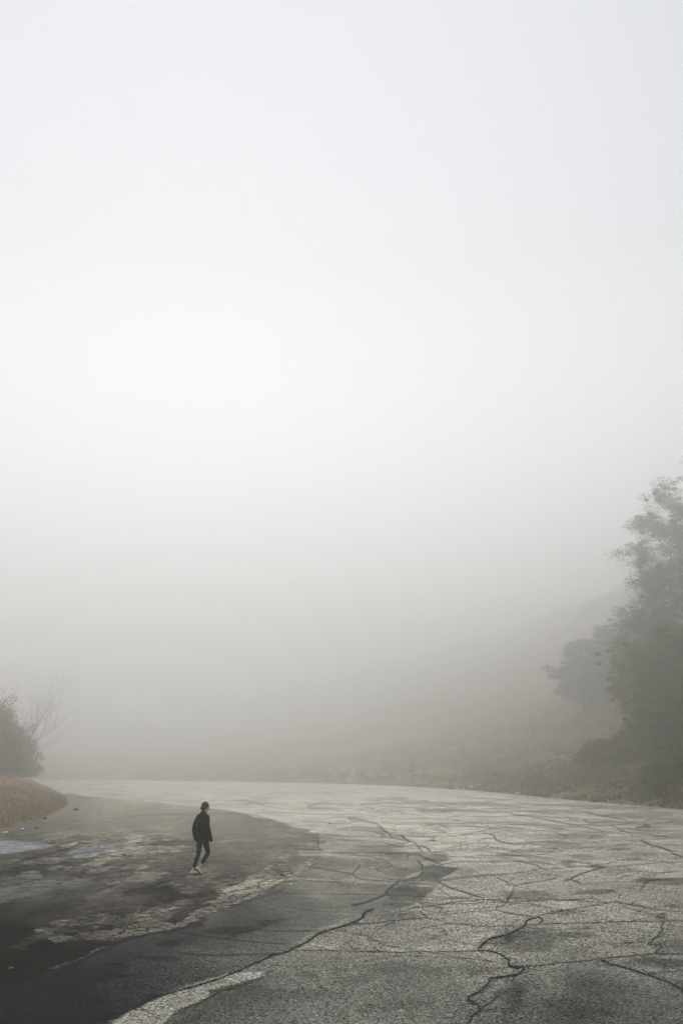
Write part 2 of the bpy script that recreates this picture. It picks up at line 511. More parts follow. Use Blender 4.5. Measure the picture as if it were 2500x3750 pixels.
W_pts = [(0, 3040, 118), (100, 3060, 108), (230, 3010, 122), (350, 3000, 142), (250, 2960, 145), (400, 2950, 158), (500, 2930, 162), (650, 2950, 160), (800, 2985, 152), (600, 3020, 148), (450, 3040, 140),
         (250, 3040, 118), (300, 3070, 118), (150, 3150, 88), (0, 3180, 84), (250, 3160, 98), (450, 3110, 128), (350, 3100, 126), (550, 3090, 130), (600, 3150, 118), (450, 3200, 104), (300, 3220, 94),
         (0, 3260, 92), (120, 3290, 92), (300, 3290, 84), (550, 3200, 102), (650, 3200, 90), (600, 3260, 74), (500, 3260, 78), (700, 3230, 82), (800, 3180, 100), (900, 3120, 122), (850, 3060, 138), (1000, 3050, 142),
         (950, 3160, 112), (1000, 3110, 122), (1100, 3060, 140), (1120, 3110, 128), (1150, 3130, 124), (400, 3330, 64), (250, 3340, 66), (150, 3350, 66), (0, 3340, 62), (50, 3420, 44), (0, 3460, 34), (100, 3480, 40), (50, 3520, 30),
         (250, 3440, 64), (350, 3480, 56), (200, 3510, 50), (500, 3380, 72), (650, 3300, 80), (750, 3280, 84), (650, 3390, 66), (0, 3580, 30)]
Pz = idw(P_pts); Nz = idw(N_pts) + 11 * smooth(250, 600, PX) * smooth(3640, 3500, PY); Wz = idw(W_pts) - 5 * smooth(2920, 3040, PY) * smooth(400, 800, PX)
zoneN = pmask([(-900, 3900), (380, 3760), (400, 3745), (500, 3690), (625, 3634), (830, 3560), (1010, 3490), (1062, 3475), (1110, 3440), (1180, 3408), (1260, 3388), (1330, 3368), (1430, 3340), (1549, 3302), (1580, 3275),
               (1612, 3252), (1600, 3228), (1632, 3212), (1668, 3182), (1625, 3180), (1600, 3160), (1640, 3146), (1645, 3128), (1600, 3118), (1548, 3128), (1520, 3080), (1450, 3060), (1400, 3030), (1300, 3026), (1240, 3036), (1160, 3046),
               (1100, 3080), (1160, 3120), (1150, 3165), (1090, 3200), (1050, 3225), (950, 3270), (870, 3305), (760, 3350), (700, 3392), (560, 3412), (470, 3436), (400, 3465), (300, 3515), (180, 3560), (60, 3600), (-900, 3800)], 3.5, 0.6)
zoneW = pmask([(-3000, 3400), (-900, 3800), (60, 3602), (180, 3562), (300, 3517), (400, 3467), (470, 3438), (560, 3414), (700, 3394), (760, 3350), (870, 3305), (950, 3270), (1050, 3225), (1090, 3200), (1150, 3165), (1190, 3120), (1168, 3105), (1168, 3075),
               (1155, 3052), (1103, 3034), (1040, 3018), (984, 3003), (904, 2982), (832, 2967), (693, 2952), (560, 2938), (400, 2926), (250, 2908), (-100, 2900), (-3000, 2880)], 3.0, 1.1)
S = Pz * (1 - zoneN) + Nz * zoneN
S = S * (1 - zoneW) + Wz * zoneW
allig = 0.0 * S; grain = 0.9 + 0 * S; wet = 0 * S

def lay(mask, value, k=1.0):
    global S
    S = S * (1 - mask * k) + value * mask * k

# transverse pale bands over the newer asphalt
for poly, v in ((T(7, [(-400, 665), (0, 668), (300, 685), (600, 690), (740, 690), (740, 740), (400, 745), (200, 738), (0, 722), (-400, 715)]), 150),
                (T(7, [(-700, 930), (0, 945), (130, 965), (400, 973), (500, 970), (540, 940), (380, 915), (100, 905), (0, 935), (-400, 905)]), 146),
                (T(7, [(-120, 480), (300, 490), (450, 550), (0, 548), (-200, 540)]), 158),
                (T(7, [(410, 685), (700, 560), (830, 680)]), 170), (T(7, [(560, 955), (740, 942), (880, 950), (740, 960)]), 150),
                (T(7, [(790, 750), (860, 765), (880, 795), (780, 805), (740, 780)]), 166), (T(7, [(700, 850), (740, 870), (690, 910), (560, 935), (640, 880)]), 160),
                (T(7, [(700, 975), (850, 970), (980, 1000), (880, 990), (740, 995)]), 155),
                (T(7, [(460, 770), (700, 755), (720, 790), (600, 830), (480, 800)]), 148),
                (T(7, [(-50, 850), (60, 800), (170, 800), (110, 850), (0, 870)]), 136),
                (T(3, [(0, 120), (90, 90), (200, 110), (190, 150), (100, 190), (0, 215)]), 132)):
    lay(pmask(poly, 2.5, 0.7), v, 0.85)
# dark lobes beside the pale slabs
for poly, v in ((T(7, [(760, 710), (880, 672), (980, 690), (1000, 740), (900, 772), (800, 750)]), 130), (T(7, [(720, 820), (860, 800), (1040, 830), (960, 900), (880, 940), (700, 935), (750, 870)]), 118),
                (T(7, [(580, 985), (780, 1000), (890, 1000), (820, 1060), (740, 1129), (480, 1129), (440, 1030)]), 106),
                (T(7, [(330, 440), (460, 500), (600, 520), (610, 570), (500, 540), (380, 480)]), 146), (T(7, [(700, 590), (860, 545), (860, 575), (740, 610)]), 158)):
    lay(pmask(poly, 3, 0.6), v, 0.9)
# the pale tongue beside the big joint
m = pmask([(392, 3762), (500, 3690), (640, 3636), (830, 3562), (990, 3560), (955, 3580), (880, 3604), (780, 3632), (745, 3665), (640, 3702), (560, 3762)], 2.5, 0.35); lay(m, 142)
m = pmask(T(2, [(1100, 445), (1250, 400), (1568, 400), (1568, 452), (1300, 446)]), 3, 0.5); lay(m, 142, 0.7)
m = pmask(T(2, [(1290, 265), (1568, 195), (1568, 225), (1400, 285)]), 3, 0.5); lay(m, 140, 0.8)
m = pmask(T(3, [(250, 430), (700, 420), (1240, 400), (1240, 452), (700, 462), (500, 462)]), 5, 1.0); lay(m, 150, 0.55)
m = pmask(T(2, [(160, 475), (300, 445), (480, 420), (500, 460), (420, 490)]), 5, 0.8); lay(m, 96, 0.7)

# worn, broken strip of old surface (alligator cracks)
sA = pmask([(1071, 3095), (1049, 3121), (1016, 3161), (984, 3181), (936, 3209), (844, 3253), (800, 3292), (700, 3322), (625, 3352), (560, 3372), (430, 3400), (300, 3420), (260, 3440), (420, 3436), (560, 3408), (660, 3384), (760, 3348), (870, 3304),
            (960, 3266), (1050, 3222), (1100, 3196), (1150, 3166), (1140, 3130), (1170, 3110), (1165, 3085), (1120, 3085), (1085, 3110), (1082, 3092)], 3.0, 0.9)
hole = pmask([(1000, 3190), (1022, 3160), (1062, 3140), (1078, 3104), (1120, 3092), (1160, 3098), (1140, 3150), (1090, 3180), (1030, 3202)], 3, 0.8)
hole2 = pmask(T(2, [(-120, 190), (60, 105), (260, 40), (420, 10), (300, 60), (130, 150), (0, 215)]), 3, 0.6)
sA = sA * (1 - hole) * (1 - hole2)
lay(sA, np.interp(PX, [200, 600, 800, 1100], [82, 118, 138, 152]), 0.9)
allig = np.maximum(allig, sA)
# loosened flakes further left
zone = pmask([(60, 3440), (130, 3420), (250, 3360), (420, 3310), (520, 3290), (640, 3270), (720, 3270), (640, 3340), (560, 3370), (440, 3420), (300, 3450), (160, 3480), (30, 3490)], 14, 1.0)
fl = smooth(.47, .53, fbm(X * 1.25, Y * 0.62 + 4, 61, 4))
lay(zone * fl, np.interp(PX, [0, 300, 600], [66, 98, 110]), 0.85)
allig = np.maximum(allig, zone * (0.35 + 0.3 * fl))
for poly in (T(1, [(450, 190), (560, 165), (780, 195), (800, 225), (640, 245), (500, 225)]), T(1, [(1080, 130), (1250, 95), (1330, 130), (1200, 165), (1100, 160)]), T(1, [(330, 265), (560, 262), (520, 300), (380, 290)]),
             T(1, [(430, 340), (620, 300), (720, 330), (640, 372), (500, 385)])):
    m = pmask(poly, 2.5, 0.8); lay(m, 108, 0.9); allig = np.maximum(allig, m * 0.7)
# streaks of flakes in the dusty middle
zone = zoneW * smooth(3420, 3200, PY) * smooth(3020, 3090, PY) * (1 - 0.75 * smooth(700, 800, PX) * smooth(3230, 3170, PY))
fl = smooth(.535, .60, fbm(X * 1.5, Y * 0.55, 71, 5))
S = S * (1 + zone * fl * np.interp(PX, [0, 300, 1000], [0.16, 0.26, 0.2]))
fl = smooth(.52, .64, fbm(X * 0.5 + 9, Y * 0.22 + 40, 74, 4))
S = S * (1 - zone * fl * 0.12)
allig = np.maximum(allig, zone * (0.22 + 0.3 * smooth(.42, .6, fbm(X * .4, Y * .3, 77, 3))))
# smooth damp silt, bluish
for poly, v, k in (([(-300, 3082), (0, 3077), (90, 3080), (150, 3086), (200, 3098), (150, 3108), (60, 3120), (0, 3128), (-300, 3140)], 134, 1.0),
                   (T(5, [(560, 690), (650, 650), (900, 600), (1130, 590), (1140, 620), (960, 680), (820, 730), (600, 720)]), 124, .7),
                   (T(5, [(150, 890), (300, 845), (400, 870), (440, 910), (300, 935), (180, 910)]), 112, .8),
                   (T(5, [(-200, 1040), (100, 990), (400, 960), (900, 900), (800, 980), (500, 1010), (300, 1080), (60, 1129), (-200, 1129)]), 104, .6),
                   (T(5, [(450, 830), (560, 800), (620, 815), (500, 850)]), 118, .7)):
    m = pmask(poly, 4, 0.8); lay(m, v, k); wet = np.maximum(wet, m * k); grain = grain * (1 - .6 * m * k)
m = zoneN * smooth(3330, 3420, PY) * smooth(900, 500, PX)
wet = np.maximum(wet, 0.35 * m)
sm = zoneN * smooth(3560, 3400, PY) * (0.6 + 0 * S); grain = grain * (1 - sm * 0.6)
grain = grain * (1 - 0.15 * zoneW)
grain = grain * (1 + 0.25 * (1 - zoneN) * (1 - zoneW) + 0.5 * zoneN * smooth(3480, 3600, PY))

# soft damp blotches and stains on the pale asphalt: cx, cy, rx, ry, strength (tile coordinates)
def blot(tile, cx, cy, rx, ry, k, ang=0.0):
    global S
    (px, py), = T(tile, [(cx, cy)])
    rx /= 2.509; ry /= 2.509
    dx = QX - px; dy = QY - py
    ca, sa = math.cos(ang), math.sin(ang)
    q = ((dx * ca + dy * sa) / rx) ** 2 + ((-dx * sa + dy * ca) / ry) ** 2
    S = S * (1 - k * smooth(1.5, 0.35, q))
for b in ((8, 600, 525, 300, 30, .13, -.06), (8, 220, 600, 260, 24, .12, -.03), (8, 780, 540, 110, 22, .12, -.15), (8, 250, 660, 220, 22, .12, -.04), (8, 660, 720, 130, 26, .13), (8, 500, 785, 80, 40, .16, -.2), (8, 200, 770, 200, 30, .08, .1),
          (8, 990, 650, 90, 18, .18, -.1), (8, 740, 1045, 190, 22, .25, -.06), (8, 1400, 950, 240, 30, .22, .05), (8, 1300, 900, 120, 36, .14, -.3), (8, 950, 850, 180, 40, .12, -.1), (8, 1150, 340, 330, 32, .10, -.03),
          (8, 1240, 450, 130, 18, .12), (8, 1300, 480, 220, 12, .12), (8, 200, 1085, 250, 50, .15, .05), (8, 760, 815, 80, 16, .16), (8, 500, 630, 220, 24, .08), (8, 1100, 700, 250, 16, .08),
          (4, 470, 112, 170, 24, .20, -.06), (4, 700, 98, 90, 18, .14, -.1), (4, 1400, 135, 60, 34, .22), (4, 1480, 42, 110, 14, .18), (4, 520, 300, 160, 32, .20, .02), (4, 640, 240, 120, 28, .12), (4, 200, 350, 250, 110, .18, -.2), (4, 60, 300, 130, 70, .14),
          (4, 1000, 400, 240, 40, .10, .1), (4, 1450, 400, 150, 60, .12), (4, 880, 800, 420, 90, .07), (4, 600, 980, 500, 110, .08), (4, 60, 800, 180, 120, .07), (4, 1350, 560, 320, 42, .24, .1), (4, 1500, 780, 160, 60, .12),
          (3, 1500, 370, 190, 55, .22, -.2), (3, 1050, 660, 380, 55, .10), (3, 420, 620, 240, 60, .12), (3, 100, 740, 240, 50, .10), (3, 450, 950, 260, 60, .10, -.2), (3, 640, 360, 240, 26, .08, -.1),
          (3, 560, 120, 220, 30, .14, -.1), (3, 500, 30, 190, 20, .14), (3, 1480, 880, 130, 120, .2, -.4),
          (2, 520, 270, 240, 40, .14, .0), (2, 700, 290, 200, 24, .14, -.3), (2, 900, 200, 180, 40, .14, -.2), (2, 700, 800, 300, 40, .10, -.2), (2, 1400, 880, 260, 60, .10), (2, 1000, 870, 240, 60, .08),
          (7, 400, 300, 200, 24, .06, -.1), (7, 900, 300, 220, 22, .07, -.06), (7, 1250, 220, 160, 16, .08), (7, 950, 440, 110, 16, .08, .3), (7, 1110, 860, 90, 40, .10, .3), (7, 1040, 960, 130, 26, .08),
          (7, 1200, 660, 260, 14, .05), (7, 1520, 720, 130, 40, .12, -.3), (6, 850, 225, 260, 12, .08, .12), (6, 1350, 370, 120, 20, .08),
          (1, 1400, 520, 180, 20, .15), (1, 1520, 380, 120, 34, .16), (1, 900, 690, 300, 20, .14, -.1), (1, 500, 660, 300, 30, .16, -.3)):
    blot(*b)
# general streaky wear, stretched along the bend
fl = fbm(X * 0.55 + Y * 0.1, Y * 0.16, 81, 5) - .5
S = S * (1 + 0.22 * fl * (1 - zoneW) + 0.35 * fl * zoneN)
fl = fbm(X * 2.4, Y * 0.8, 83, 4) - .5
S = S * (1 + 0.16 * fl)

# traced cracks: (tile, points, width in tile pixels)
CR = [(1, [(50, 985), (200, 990), (380, 1020), (560, 1038), (700, 1050), (830, 1075), (960, 1100), (1040, 1140)], 12),
      (1, [(830, 1080), (1000, 1070), (1100, 1045), (1250, 985), (1340, 935), (1430, 885), (1568, 838), (1718, 800), (1868, 757), (2038, 705), (2128, 665), (2218, 625), (2318, 580), (2418, 540), (2518, 490), (2618, 470), (2698, 430), (2768, 405), (2848, 355), (2918, 305), (2968, 285), (3048, 260), (3136, 232), (3196, 213), (3276, 185), (3336, 150), (3341, 120), (3376, 92), (3426, 75)], 15),
      (2, [(0, 1020), (100, 990), (200, 955), (280, 935), (320, 905), (390, 870), (470, 830), (600, 795), (700, 755), (830, 690), (835, 675), (930, 645)], 7),
      (2, [(30, 280), (200, 305), (400, 335), (600, 357), (800, 378), (1000, 392), (1170, 395)], 5), (2, [(80, 475), (250, 487), (450, 497), (650, 493), (850, 488), (1000, 482)], 7),
      (2, [(1100, 450), (1250, 450), (1400, 448), (1568, 459), (1768, 461), (1968, 463), (2068, 468), (2268, 465), (2468, 465), (2668, 462), (2818, 455)], 7),
      (2, [(800, 632), (870, 640), (960, 638)], 5), (2, [(950, 593), (1010, 592)], 5),
      (1, [(1568, 290), (1400, 300), (1200, 345), (1080, 390), (940, 415), (830, 465)], 7), (1, [(1075, 400), (960, 460), (820, 495), (700, 530), (590, 555), (500, 580)], 7),
      (1, [(870, 490), (760, 560), (600, 605), (500, 650), (380, 700)], 6), (1, [(830, 465), (740, 440), (640, 460), (560, 490), (420, 525), (330, 540), (150, 560)], 6), (1, [(560, 500), (640, 525), (700, 498)], 5),
      (1, [(830, 465), (815, 500)], 6), (1, [(760, 520), (755, 560)], 5), (1, [(590, 555), (580, 600)], 5), (1, [(1080, 390), (1075, 405)], 6),
      (1, [(500, 220), (640, 245), (800, 220), (920, 215), (1040, 225), (1200, 200)], 6), (1, [(380, 290), (560, 290), (700, 300), (740, 330), (660, 350), (520, 395), (400, 425)], 7), (1, [(740, 130), (860, 150), (1000, 130), (1120, 105)], 5),
      (1, [(930, 215), (1080, 240), (1180, 260), (1320, 240), (1480, 240)], 5), (1, [(1080, 240), (1240, 205), (1400, 165), (1460, 130)], 5), (1, [(660, 350), (780, 355)], 5), (1, [(0, 665), (120, 640)], 6),
      (1, [(560, 590), (700, 560)], 4),
      (3, [(0, 240), (130, 212), (300, 200), (400, 187), (520, 178), (620, 165), (760, 155), (860, 168), (935, 182), (960, 210), (1150, 213), (1220, 228), (1400, 230), (1568, 230), (1698, 215)], 6),
      (3, [(730, 105), (770, 130), (765, 155)], 8), (3, [(940, 128), (1130, 103), (1300, 90), (1420, 78)], 4), (3, [(960, 212), (800, 240), (650, 262)], 3.5), (3, [(735, 25), (800, 40), (935, 60), (905, 95)], 7), (3, [(735, 25), (790, 5)], 7),
      (3, [(1420, 78), (1420, 55), (1480, 40), (1520, 0), (1560, -60), (1568, -69)], 8), (3, [(1420, 78), (1500, 105), (1568, 118), (1668, 130), (1783, 140)], 7),
      (4, [(-318, 455), (-308, 430), (-248, 375), (-208, 345), (-118, 325), (0, 290), (80, 250), (130, 215), (125, 185), (160, 165), (230, 150), (240, 140), (280, 175), (250, 210)], 13),
      (3, [(1250, 455), (1340, 455), (1430, 475), (1480, 500), (1530, 540), (1535, 600), (1568, 600), (1683, 605)], 14), (3, [(1530, 600), (1460, 628)], 6), (3, [(1530, 600), (1600, 620), (1683, 605)], 9),
      (3, [(1683, 610), (1650, 660), (1568, 685), (1440, 700), (1370, 715), (1330, 770), (1280, 820), (1170, 880), (1165, 905), (1240, 945), (1265, 1000), (1200, 1060), (1160, 1140)], 18), (3, [(1265, 1000), (1330, 950), (1430, 880), (1400, 850)], 11),
      (4, [(115, 605), (260, 590), (450, 565), (650, 550), (800, 525), (1000, 512), (1180, 495), (1300, 483), (1450, 485), (1568, 487), (1800, 480)], 8),
      (4, [(800, 530), (900, 580), (1050, 610), (1150, 650), (1250, 680), (1400, 730), (1480, 770), (1568, 815), (1700, 860)], 14), (4, [(1250, 670), (1400, 650), (1568, 635), (1700, 630)], 6), (4, [(1568, 800), (1560, 860)], 24),
      (4, [(130, 215), (350, 208), (600, 203), (900, 192), (1120, 183), (1300, 187), (1568, 180), (1800, 180)], 7), (4, [(1310, 480), (1370, 420), (1360, 405), (1240, 395), (1330, 320), (1380, 260), (1370, 225), (1385, 190)], 9),
      (4, [(1120, 183), (1115, 130), (1150, 95), (1220, 68), (1180, 45), (1070, 30), (920, 5), (840, 25), (700, 45), (560, 72), (420, 95), (300, 120), (240, 135)], 6.5), (4, [(1220, 68), (1350, 50), (1568, 20)], 4), (4, [(1070, 30), (1140, 5)], 7),
      (4, [(115, 605), (60, 670), (0, 730)], 9), (4, [(60, 1080), (120, 1060)], 8),
      (8, [(0, 335), (150, 350), (300, 378), (450, 408), (600, 435), (710, 462), (850, 490)], 5), (8, [(640, 310), (850, 350), (980, 372), (1080, 398)], 5), (8, [(910, 435), (985, 465), (990, 485), (1060, 497), (1180, 500), (1300, 518), (1420, 542)], 6),
      (8, [(985, 465), (1140, 460), (1250, 430), (1500, 385)], 4), (8, [(1180, 572), (1270, 615), (1340, 630), (1440, 665), (1480, 695), (1568, 725), (1700, 750)], 9), (8, [(1370, 695), (1568, 700)], 4),
      (8, [(0, 758), (90, 765), (170, 785), (235, 805), (260, 830), (310, 835)], 6), (8, [(260, 828), (170, 852), (80, 868), (0, 875), (-300, 890), (-700, 935)], 4.5), (8, [(310, 835), (500, 818), (700, 805), (850, 790), (1000, 750), (1200, 740)], 5),
      (8, [(480, 940), (530, 928), (600, 890), (700, 855), (790, 830), (850, 815), (740, 800)], 9), (8, [(530, 928), (580, 950), (630, 970)], 8), (8, [(850, 815), (1100, 800), (1350, 775), (1568, 770)], 4),
      (8, [(0, 1060), (15, 1010), (20, 990), (100, 970), (250, 945), (400, 920)], 5.5), (8, [(1180, 1020), (1220, 960), (1240, 940), (1400, 925), (1568, 922), (1700, 920)], 8), (8, [(720, 1070), (730, 1105), (600, 1115), (400, 1125)], 7), (8, [(730, 1105), (830, 1125)], 6),
      (8, [(1540, 415), (1620, 450)], 6), (8, [(490, 355), (540, 375), (600, 385)], 5), (8, [(650, 380), (720, 412), (870, 395)], 5), (8, [(240, 240), (380, 262)], 4), (8, [(950, 920), (1090, 895)], 4), (8, [(260, 885), (420, 888)], 4),
      (8, [(0, 680), (40, 660), (120, 625)], 4), (8, [(730, 585), (860, 570)], 4), (8, [(1080, 265), (1290, 278)], 5), (8, [(1380, 870), (1500, 858)], 4),
      (7, [(880, 945), (980, 1000), (1100, 1035), (1200, 1070), (1300, 1100)], 9), (7, [(880, 945), (1100, 918), (1300, 900), (1450, 890), (1520, 885)], 5), (7, [(1430, 915), (1500, 945), (1550, 980), (1520, 970)], 7),
      (7, [(540, 935), (480, 985), (430, 1020), (390, 1080), (300, 1110), (200, 1150), (100, 1170)], 9), (7, [(380, 925), (540, 940), (740, 942), (880, 945)], 5), (7, [(1320, 505), (1400, 525), (1410, 555), (1440, 580), (1568, 605)], 8),
      (7, [(1320, 505), (1150, 515), (1000, 530)], 4), (7, [(680, 600), (720, 650), (740, 670)], 8), (7, [(700, 625), (780, 635), (825, 685)], 8), (7, [(410, 690), (600, 688), (830, 682), (900, 672), (1080, 658)], 5), (7, [(1090, 595), (1095, 660)], 7),
      (7, [(700, 700), (800, 750), (860, 765), (880, 780), (930, 795)], 8), (7, [(700, 760), (740, 800), (745, 870), (700, 910), (560, 940)], 7), (7, [(930, 790), (1100, 765), (1250, 765), (1350, 768), (1568, 760)], 4), (7, [(610, 735), (605, 705), (700, 700), (760, 690)], 6),
      (7, [(60, 365), (180, 380), (240, 400), (330, 420), (380, 470), (430, 510), (460, 545), (600, 575)], 6), (7, [(540, 520), (610, 575), (690, 600)], 7), (7, [(610, 530), (860, 540), (820, 575), (870, 572)], 6), (7, [(170, 800), (100, 880)], 6), (7, [(130, 940), (100, 965)], 5),
      (7, [(700, 215), (860, 230), (1000, 280), (1130, 262)], 4), (7, [(1170, 235), (1270, 245), (1360, 225)], 5), (7, [(1240, 385), (1310, 380)], 4), (7, [(900, 430), (990, 465)], 5), (7, [(1430, 430), (1500, 445), (1568, 465)], 4), (7, [(1400, 290), (1568, 320)], 4),
      (7, [(870, 495), (960, 495)], 4), (7, [(300, 205), (420, 200)], 3), (7, [(640, 450), (780, 430), (900, 455)], 3), (7, [(980, 640), (1200, 600), (1400, 590)], 3.5), (7, [(1520, 1129), (1540, 1080), (1568, 1075)], 8), (7, [(800, 1129), (1000, 1090), (1300, 1090), (1500, 1080)], 3.5),
      (6, [(1350, 560), (1355, 640), (1370, 690)], 6), (6, [(630, 320), (800, 345), (900, 375), (1060, 425)], 5), (6, [(500, 205), (700, 212), (850, 245)], 4), (6, [(800, 245), (1040, 280)], 3.5), (6, [(1180, 930), (1350, 945), (1568, 955)], 4),
      (6, [(550, 1040), (720, 1010), (850, 950), (940, 950), (1050, 900), (1150, 850)], 5), (6, [(600, 1110), (760, 1060), (960, 1000), (1000, 960), (1160, 940)], 5), (6, [(900, 850), (960, 800), (1050, 770)], 4), (6, [(700, 1129), (900, 1080), (1060, 1010)], 4),
      (5, [(170, 765), (430, 695), (600, 655), (730, 610)], 7), (5, [(540, 690), (700, 640)], 3)]
M_ = []
for tile, pts, w in CR:
    M_.append((np.array(T(tile, pts)), w / 2.509))
_r = random.Random(77)
_new = []
for p, w in M_:
    if w < 2.2: continue
    for a_, b_ in zip(p[:-1], p[1:]):
        Ls = float(np.hypot(*(b_ - a_)))
        for _ in range(int(Ls / 28 + _r.random())):
            q0 = a_ + (b_ - a_) * _r.random()
            kx = float(np.interp(q0[1], [2880, 3100, 3700], [0.5, 0.8, 1.4]))
            ang = _r.uniform(-.5, .5) + (math.pi if _r.random() < .5 else 0)
            ln = _r.uniform(8, 42) * kx
            pts = [q0]
            for _k in range(3):
                ang += _r.gauss(0, .35)
                pts.append(pts[-1] + np.array([math.cos(ang) * ln / 3, math.sin(ang) * ln / 3 * .55]))
            _new.append((np.array(pts), max(1.0, w * _r.uniform(.25, .5))))
for _ in range(230):                     # finer wandering cracks between the traced ones
    x0, y0 = _r.uniform(-4, 22), 11 * math.exp(_r.random() * 2.0)
    if abs(x0) > y0 * .4: continue
    if x0 < -0.02 * y0 + 1.0: continue
    ang = _r.choice((0.1, 0.5, 1.3, 2.4)) + _r.gauss(0, .3)
    st = 0.22 + 0.012 * y0
    pts = [(x0, y0)]
    for _k in range(_r.randint(6, 18)):
        ang += _r.gauss(0, .42)
        pts.append((pts[-1][0] + math.cos(ang) * st, pts[-1][1] + math.sin(ang) * st * 1.3))
    P_ = np.array(pts)
    a_, b_ = project(P_[:, 0], P_[:, 1], 0.0)
    _new.append((np.stack([a_, b_], 1), _r.uniform(0.7, 1.9) * (1.25 if y0 < 20 else .9)))
M_ += _new
soft = np.zeros(X.shape)
edge = np.zeros(X.shape)
for p, w in M_:
    r = 4 * w + 10
    HX = PX + wx * .08; HY = PY + wy * .12
    sel = (HX > p[:, 0].min() - r) & (HX < p[:, 0].max() + r) & (HY > p[:, 1].min() - r) & (HY < p[:, 1].max() + r)
    if not sel.any(): continue
    d = chain_dist(HX[sel], HY[sel], p)
    soft[sel] = np.maximum(soft[sel], np.exp(-(d / (w * 0.7 + 1.5)) ** 2) * min(1, w / 4))
    edge[sel] = np.maximum(edge[sel], np.exp(-((d - w * 2.0 - 4) / (w + 5)) ** 2))
S = S * (1 + 0.035 * edge * (1 - zoneW)) * (1 - 0.24 * soft)
S = np.clip(S, 18, 205)

dist = np.hypot(np.hypot(X, Y), CAMH)
Tm = np.exp(-SIG * dist)
alb = (lin(S) - AIR * (1 - Tm)) / (EIR * np.maximum(Tm, .25))
alb = np.clip(alb, 0.012, 0.66)
warm = np.clip((S - 60) / 100, 0, 1)
tint = np.stack([1.03 + 0.015 * warm, 1.0 + 0 * warm, 0.84 - 0.03 * warm], 1)
dusty = (zoneW * (1 - wet))[:, None]
tint = tint * (1 - dusty * np.array([-0.05, 0.0, 0.06]))
cool = np.maximum(wet, zoneN * smooth(1000, 400, PX) * 0.5)[:, None]  # damp tint, plus the sky's bluish reflection painted into the left newer asphalt
tint = tint * (1 - cool) + np.array([0.95, 1.0, 1.0]) * cool
rgb = alb[:, None] * tint
Zr = (fbm(X / 6, Y / 6, 91, 2) - .5) * 0.0 + np.zeros_like(X)
# shallow sag along the cracks
Zr -= 0.006 * soft * 0
faces = grid_faces(*shape)
keep = (D[faces].min(1) < 1.6)
faces = faces[keep]
verts = np.stack([X, Y, Zr], 1)
nv = len(verts)

# crack strips, 3 mm proud of the sheet
cv, cf = [], []
rr = random.Random(3)
for p, w in M_:
    # resample and jitter
    q = [p[0]]
    for a, b in zip(p[:-1], p[1:]):
        Ls = np.hypot(*(b - a)); k = max(1, int(Ls / 3.2))
        for j in range(1, k + 1):
            q.append(a + (b - a) * j / k)
    q = np.array(q); n = len(q)
    if n < 3: continue
    tan_ = np.gradient(q, axis=0); tl = np.hypot(tan_[:, 0], tan_[:, 1]) + 1e-6; tan_ /= tl[:, None]
    nor = np.stack([-tan_[:, 1], tan_[:, 0]], 1)
    flat = np.abs(tan_[:, 0])
    def jit(k_):
        return np.convolve(NR.randn(n + 40), np.ones(k_) / k_ ** 0.5, 'same')[20:20 + n]
    fade = np.clip(np.minimum(np.arange(n), np.arange(n)[::-1]) / 4.0, 0, 1)
    # blocky offsets: the crack steps around stones
    stp = np.repeat(NR.randn(n // 3 + 2), 3)[:n]
    j1 = (jit(7) * 1.5 + jit(3) * 0.8 + stp * 1.0) * fade
    depth_k = np.interp(q[:, 1], [2870, 3050, 3300, 3700], [0.35, 0.6, 1.0, 1.5])
    q = q + nor * (j1 * depth_k * (1 - 0.62 * flat))[:, None]
    ww = w * (0.20 + 0.24 * np.abs(jit(3)) + 0.14 * np.abs(jit(9)))
    ww *= np.interp(q[:, 1], [2870, 3100, 3400], [0.65, 0.8, 1.05])
    ww *= np.clip(fade + 0.15, 0, 1)
    if w >= 4.5: ww *= 1.45
    gap = smooth(-0.9, -0.4, jit(6)) if w < 3 else 1.0
    ww = np.maximum(ww * gap, 0.25)
    for sg in (1,):
        A = q + nor * (ww * 0.5)[:, None]; B = q - nor * (ww * 0.5)[:, None]
    base = nv + len(cv)
    for a, b in zip(A, B):
        xa, ya = ground(a[0], a[1], 0.003); xb, yb = ground(b[0], b[1], 0.003)
        cv.append((xa, ya, 0.003)); cv.append((xb, yb, 0.003))
    for i in range(n - 1):
        k = base + 2 * i
        cf.append((k, k + 1, k + 3, k + 2))
cf = np.array(cf)
allv = np.vstack([verts, np.array(cv)])
allf = np.vstack([faces, cf])
midx = np.zeros(len(allf), np.int32); midx[len(faces):] = 1
road = mesh_obj('road', allv, allf, [M_road, M_crack], smooth_=False, mat_idx=midx)
pad = np.ones((len(cv), 3)) * 0.05
set_attr(road.data, 'tone', np.vstack([rgb, pad]))
set_attr(road.data, 'detail', np.vstack([np.stack([allig, grain, wet], 1), pad * 0]))
tag(road, 'wide cracked and patched asphalt road curving away into fog', kind='structure')
del X, Y, PX, PY, QX, QY, wx, wy, S

